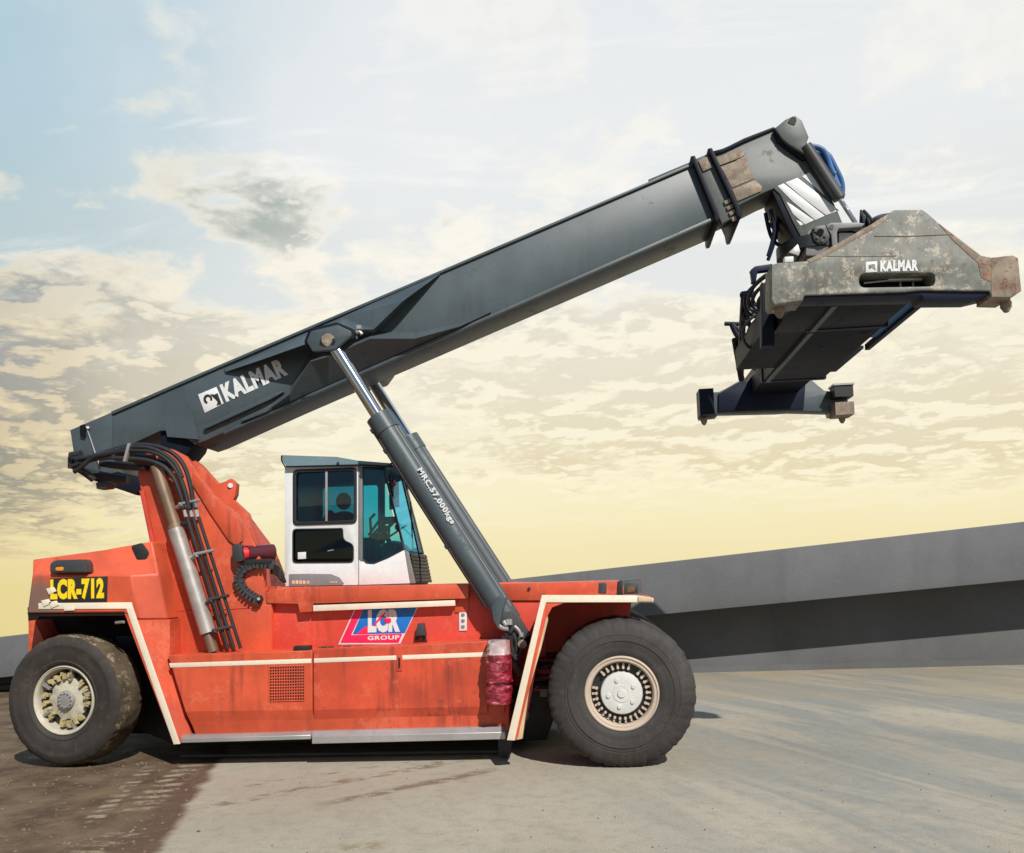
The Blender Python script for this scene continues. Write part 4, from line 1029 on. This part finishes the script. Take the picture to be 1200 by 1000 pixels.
# main frame: box pushed from YN to past centre, in telescoping sections
def sbox(x0, x1, y0, y1, z0, z1): return box(((x0+x1)/2, (y0+y1)/2, (z0+z1)/2), (x1-x0, y1-y0, z1-z0))
zt = zb+.62
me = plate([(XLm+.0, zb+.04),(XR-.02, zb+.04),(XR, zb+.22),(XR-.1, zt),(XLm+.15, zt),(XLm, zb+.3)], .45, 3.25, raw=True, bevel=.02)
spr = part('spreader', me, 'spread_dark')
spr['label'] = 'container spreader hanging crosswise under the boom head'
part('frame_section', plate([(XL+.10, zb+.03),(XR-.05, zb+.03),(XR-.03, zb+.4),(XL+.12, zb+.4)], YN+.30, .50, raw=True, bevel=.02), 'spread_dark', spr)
part('frame_section', plate([(XLm+.1, zb+.16),(XR-.04, zb+.16),(XR-.06, zb+.5),(XLm+.12, zb+.5)], 3.2, 4.9, raw=True, bevel=.02), 'spread_dark', spr)
part('frame_rim', sbox(XLm-.02, XR+.02, .40, .48, zb+.02, zb+.14), 'navy', spr)
part('frame_rim', sbox(XLm-.02, XR+.02, 3.2, 3.3, zb+.03, zb+.25), 'navy', spr)
part('frame_wing', sbox(XR-.02, XR+.14, 1.75, 3.1, zb+.10, zb+.14), 'navy', spr)
part('side_strut_or_gap_fill', sbox(XR+.02, XR+.16, -.3, 1.2, zb+.10, zb+.16), 'gap_blue', spr)  # added strut filling a gap where blue sky shows
part('side_strut_or_gap_fill', sbox(XR+.14, XR+.20, -.4, 1.7, zb+.06, zb+.14), 'navy', spr)
part('slot_backing', plate([(995,312),(1105,311),(1105,345),(995,345)], YN+.302, YN+.33), 'spread_dark', spr)
rl = [sbox(XLm+.02, XLm+.08, -.6, .4, zb+.0, zb+.03), sbox(XLm+.03, XLm+.09, .5, 3.2, zb+.01, zb+.05)]
part('skid_rail', join(rl), 'grey', spr)
eb = part('end_beam', plate(prof, YN, YN+.30, holes=[slot], bevel=.012), 'spread', spr, 'near end beam with faded white lettering and long slot')
# rusty ends, weld seam
part('corner_housing', plate([(1161,302),(1187,299.3),(1193.5,303),(1197.3,341),(1185,348.5),(1162,348)], YN-.006, YN+.36, bevel=.01), 'rust_orange', spr)
part('corner_housing', plate([(904.5,310),(941,307),(941,352),(908,356.5),(904.5,352)], YN-.006, YN+.36, bevel=.01), 'spread', spr)
part('weld_seam', join([ptube([(1025,276.5),(1060,277),(1115,274.5)], YN-.001, .006, False), ptube([(960,300),(1000,300.5),(1050,300)], YN-.001, .004, False)]), 'rust', spr)
part('worn_edge', join([plate([(945,305),(957,299.4),(1020,263.6),(1040,251),(1042,255),(1022,269),(962,303),(950,308)], YN-.004, YN+.02, bevel=.001)]), 'rust', spr)
part('worn_edge', plate([(1100,262),(1116,274),(1150,300),(1161,302),(1161,330),(1150,325),(1146,308),(1118,283)], YN-.004, YN+.02, bevel=.001), 'rust_orange', spr)
part('lower_flange', plate([(943,343),(1083,337.5),(1161,338),(1161,345),(1140,350),(1083,350.5),(1080,346),(943,349)], YN+.03, YN+.34, bevel=.008), 'navy', spr)
part('rivet', ptube([(1069.5,250,YN),(1069.5,250,YN-.012)], 1, .030, False, 6), 'white', spr)
part('slot_rod', join([ptube([(1012,332,YN+.2),(1040,329,YN+.2),(1052,329,YN+.2)], 1, .012, False), ptube([(1040,328,YN+.2),(1080,327,YN+.2)], 1, .025, False), ptube([(1055,322,YN+.25),(1055,337,YN+.25)], 1, .012, False), ptube([(1070,322,YN+.25),(1070,337,YN+.25)], 1, .012, False)]), 'alu', spr)
part('lettering', text('KALMAR', (1031.5,318.5), (1076,317.5), (1031.5,305.5), YN-.002, .003, .06), 'white', spr)
part('emblem', plate([(1014.5,307),(1028,306.5),(1028,318.7),(1014.5,319.5)], YN-.006, YN-.001, bevel=.0005), 'white', spr)
part('emblem_figure', plate(rnd([(1018,310.5),(1025,309),(1026.5,317),(1022,313.5),(1019,315.5)], 1), YN-.010, YN-.006, bevel=.0005), 'spread', spr)
def lock(q):
    return lathe([(.0,.10),(.02,.10),(.05,.06),(.055,.02),(.045,-.02),(.045,-.08)], 12, (0,0,0))
def put_lock(p):
    me = lathe([(.0,.13),(.025,.12),(.055,.07),(.058,.03),(.045,.0),(.045,-.05)], 12, (0,0,0))
    rt = Matrix.Rotation(R(-90), 3, 'X')              # +Y -> -Z
    for v in me.vertices: v.co = rt @ v.co + p
    o = part('twistlock', me, 'rust', spr)
    return o
for (px, py) in ((1187,347),(917,354)): put_lock(P(px, py, YN)+Vector((0,.16,0)))
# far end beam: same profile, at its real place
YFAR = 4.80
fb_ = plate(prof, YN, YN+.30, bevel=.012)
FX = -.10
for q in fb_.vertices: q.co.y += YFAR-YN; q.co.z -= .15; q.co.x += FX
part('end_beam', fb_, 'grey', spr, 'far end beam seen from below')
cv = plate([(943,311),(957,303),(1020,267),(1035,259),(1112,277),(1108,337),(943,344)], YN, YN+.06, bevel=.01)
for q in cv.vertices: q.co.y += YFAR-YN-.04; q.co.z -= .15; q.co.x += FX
part('beam_shade_plate', cv, 'navy', spr)  # dark plate standing in for the shade on this part of the beam
for (px, py) in ((1187,347),(917,354)):
    q = P(px, py, YN); put_lock(Vector((q.x+FX, YFAR+.10, q.z-.15)))
qh = P(1165,322,YN)+Vector((FX,0,0)); q2 = P(1196,346,YN)+Vector((FX,0,0))
part('corner_housing', box(((qh.x+q2.x)/2, YFAR-.06, (qh.z+q2.z)/2-.20), (abs(q2.x-qh.x)+.06, .4, abs(qh.z-q2.z)-.02)), 'rust', spr)
q = P(906,330,YN)+Vector((FX,0,0)); part('corner_housing', box((q.x+.10, YFAR-.06, q.z-.16), (.24,.4,.44)), 'navy', spr)
part('housing_cowl', box(((qh.x+q2.x)/2, YFAR-.12, qh.z-.02), (.30,.3,.20)), 'black', spr)
part('cowl_rim', box(((qh.x+q2.x)/2, YFAR-.12, qh.z+.085), (.34,.34,.03)), 'alu', spr)
# rotator and suspension under the head
rx = P(948, 282, 1.5)
part('rotator_arm', plate(rnd([(946,272),(957,264),(969,264),(974,280),(972,290),(960,300),(944,300)], 3), YI0-.10, YI1+.10, bevel=.015), 'cabgrey', spr)
fl_ = part('rotator_flange', plate(rnd([(951,268),(958,264),(968,265),(973,277),(970,284),(962,287),(954,282)], 3), YI0-.16, YI0-.10, bevel=.008), 'blackplastic', spr)
part('rotator_pin', ptube([(961.5,272,YI0-.16),(961.5,272,YI0-.19)], 1, .045, False, 6), 'black', spr)
part('flange_bolt', join([ptube([(x,y,YI0-.16),(x,y,YI0-.185)], 1, .018, False) for x, y in ((954,267),(958,278),(967,276),(964,282),(956,270))]), 'alu', spr)
part('suspension_arm', plate([(968,264),(974,261),(1003,260.5),(1014,262),(1010,266),(983,268),(981,272),(982,292),(976,294),(974,275)], YI0-.16, YI0-.04, bevel=.01), 'cabgrey', spr)
part('arm_pin', ptube([(974.5,266,YI0-.16),(974.5,266,YI0-.18)], 1, .03, False), 'alu', spr)
part('suspension_block', plate([(984,268),(1012,266),(1030,262),(1040,262),(1020,285),(985,300)], YI0, YI1+.3, bevel=.02), 'spread_dark', spr)
part('white_marker', plate([(983,273),(1000,273),(1007,277),(998,282),(983,284)], YI0-.03, YI0-.01), 'white', spr)
part('guard_fin', plate([(1009,245),(1016,252),(1030,262),(1026,275),(1014,268),(1008,262)], YI0+.1, YI0+.16), 'navy', spr)
part('spreader_hose', join([ptube([(1012,247,1.8),(1022,256,1.7),(1027,268,1.6)], 1, .02), ptube([(1014,250,1.9),(1019,262,1.8),(1022,272,1.7)], 1, .02), ptube([(1026,262,1.9),(1034,258,1.5),(1044,258,1.0)], 1, .09)]), 'black', spr)
part('slew_ring', tube([Vector((P(950,300,YC).x, YC, P(950,300,YC).z-.02)), Vector((P(950,300,YC).x, YC, P(950,300,YC).z+.14))], .46, res=10), 'black', spr)
part('slew_deck', sbox(P(905,300,1.2).x, P(1010,300,1.2).x, 1.0, 3.1, zt-.02, zt+.12), 'spread_dark', spr)
part('valve_box', plate([(919.5,301),(930,300.5),(930,307),(919.5,307.5)], .9, 1.0), 'white', spr)
part('slew_motor', plate([(924,296),(935,286),(938,294),(936,300)], 1.4, 1.6), 'alu', spr)
# hose frame and damper hanging on the left of the spreader
fr = [ptube([(872,347,1.2),(870,380,1.6),(868,440,2.9)], 1, .045, False), ptube([(870,346,1.2),(878,345,1.1)], 1, .05), ptube([(857,379,2.2),(870,392,2.2),(886,412,2.2),(900,420,2.2)], 2, .035, False), ptube([(849,379.5,2.2),(866,380,2.2)], 2, .03), ptube([(861,398,2.3),(869,445,2.9)], 2, .045, False),
      ptube([(858,381,2.2),(862,392,2.2),(868,398,2.2)], 2, .04)]
part('hose_frame', join(fr), 'navy', spr)
for h in ([(900,322,.4),(888,330,.5),(877,345,.7),(877,362,.8),(890,368,.7),(905,368,.6)], [(902,330,.4),(890,337,.5),(881,350,.7),(882,364,.8),(900,372,.8)], [(904,338,.4),(893,345,.5),(886,358,.7),(895,376,.8)], [(872,350,1.2),(876,366,1.2),(880,392,1.5),(890,404,1.8)],
          [(880,318,.3),(883,325,.3),(882,333,.3)]):
    part('spreader_hose', ptube(h, 1, .024), 'black', spr)
for k in range(7):
    x0 = random.uniform(868, 890); y0 = random.uniform(335, 385); d_ = random.uniform(.5, 1.8)
    part('spreader_hose', ptube([(x0+14, y0-14, d_), (x0-2, y0-4, d_), (x0-3, y0+18, d_+.2), (x0+12, y0+30, d_+.3), (x0+20, y0+26, d_+.4)], 1, .02), 'navy' if k % 2 else 'black', spr)
part('hook_bracket', plate([(880,316),(885,312),(905,309),(905,316),(888,318),(886,330),(882,330)], .0, .1), 'navy', spr)
part('side_beam', plate([(893,330),(906,345),(908,405),(893,405)], .25, .40), 'spread_dark', spr)
part('hose_tray', join([sbox(XLm-.53, XLm+.02, .42, 2.4, zb+.05, zb+.34)]), 'spread_dark', spr)
part('damper', ptube([(874,446,2.2),(884,433,2.0)], 2, .03, False), 'alu', spr)

# ---- wrapped canister hung on the side
wc = bpy.data.objects.new('fire_extinguisher', None); COL.objects.link(wc)
wcp = P(584, 830, .36); wc.location = (wcp.x, .36, wcp.z); ORG[wc.name] = Vector(wc.location)
tag(wc, 'red extinguisher bagged in crinkled clear plastic, strapped beside the front fender', 'extinguisher')
def bag():
    a, b_ = P(586,826,.36), P(583.5,765,.36); prof = []
    n = 34; seg = 32; vs_, fs = [], []
    for j in range(n+1):
        s = j/n; c = a.lerp(b_, s)
        r = .158*min(1, (s/.05+.45))*min(1, ((1-s)/.05+.45)) if 0 < s < 1 else .05
        if .36 < s < .44: r *= .86
        for i in range(seg):
            t_ = 2*math.pi*i/seg
            k = 1+.16*mnoise.noise(Vector((math.cos(t_)*1.7, math.sin(t_)*1.7, s*9)))+.08*mnoise.noise(Vector((math.cos(t_)*4, math.sin(t_)*4, s*24)))
            vs_.append(c+Vector((r*k*math.cos(t_), r*k*math.sin(t_), 0)))
    for j in range(n):
        for i in range(seg):
            fs.append((j*seg+i, j*seg+(i+1) % seg, (j+1)*seg+(i+1) % seg, (j+1)*seg+i))
    fs.append(tuple(range(seg))[::-1]); fs.append(tuple(n*seg+i for i in range(seg)))
    return poly(vs_, fs)
part('bagged_bottle', bag(), 'wrap', wc)
def top_me():
    a, b_ = P(583.5,767,.36), P(583,750,.36); vs_, fs = [], []; seg = 20
    for j in range(8):
        s = j/7; c = a.lerp(b_, s)
        for i in range(seg):
            t_ = 2*math.pi*i/seg; k = 1+.2*mnoise.noise(Vector((math.cos(t_)*2, math.sin(t_)*2, s*5+3)))
            r = (.148-.03*s)*k; vs_.append(c+Vector((r*math.cos(t_), r*math.sin(t_), 0)))
    for j in range(7):
        for i in range(seg): fs.append((j*seg+i, j*seg+(i+1) % seg, (j+1)*seg+(i+1) % seg, (j+1)*seg+i))
    fs.append(tuple(7*seg+i for i in range(seg)))
    return poly(vs_, fs)
part('bag_top', top_me(), 'wrapclear', wc)
q = P(585.5,800,.36)
me = lathe([(.136,-.02),(.136,.02)], 24, (0,0,0), 0, None, False)
rt = Matrix.Rotation(R(90), 3, 'X')
for v in me.vertices: v.co = rt @ v.co + q
part('strap', me, 'black', wc)
part('mounting_bracket', plate([(571,752),(575,750),(576,828),(572,826)], .40, .50), 'red_dark', wc)

# ------------------------------------------------------------------ loose dirt on the mud
def clods():
    bm = bmesh.new()
    for _ in range(300):
        px = random.uniform(0, 260); py = random.uniform(860, 1000) if random.random() < .8 else random.uniform(800, 860)
        q = PZ(px, py, 0)
        if (Vector((q.x, q.y))-Vector((gA.x, gA.y))).dot(gn) < .03: 
            if random.random() < .85: continue
        s = random.uniform(.006, .02)*(1.6 if random.random() < .06 else 1)
        r = bmesh.ops.create_icosphere(bm, subdivisions=1, radius=s)
        for v in r['verts']:
            v.co = Vector((v.co.x*random.uniform(.7,1.4), v.co.y*random.uniform(.7,1.4), v.co.z*.6))+Vector((q.x, q.y, s*.25))
    for _ in range(70):
        q = PZ(random.uniform(230, 1200), random.uniform(830, 1000), 0); s = random.uniform(.004, .012)
        r = bmesh.ops.create_icosphere(bm, subdivisions=1, radius=s)
        for v in r['verts']: v.co = Vector((v.co.x, v.co.y, v.co.z*.6))+Vector((q.x, q.y, s*.25))
    me = bpy.data.meshes.new('dirt_clods'); bm.to_mesh(me); bm.free()
    tag(link('dirt_clods', me, paint('dry_clod', (.17,.135,.10), .9, .3), None, smooth=False), 'small crumbs of dry dirt scattered over the muddy yard', 'dirt', kind='stuff')
clods()
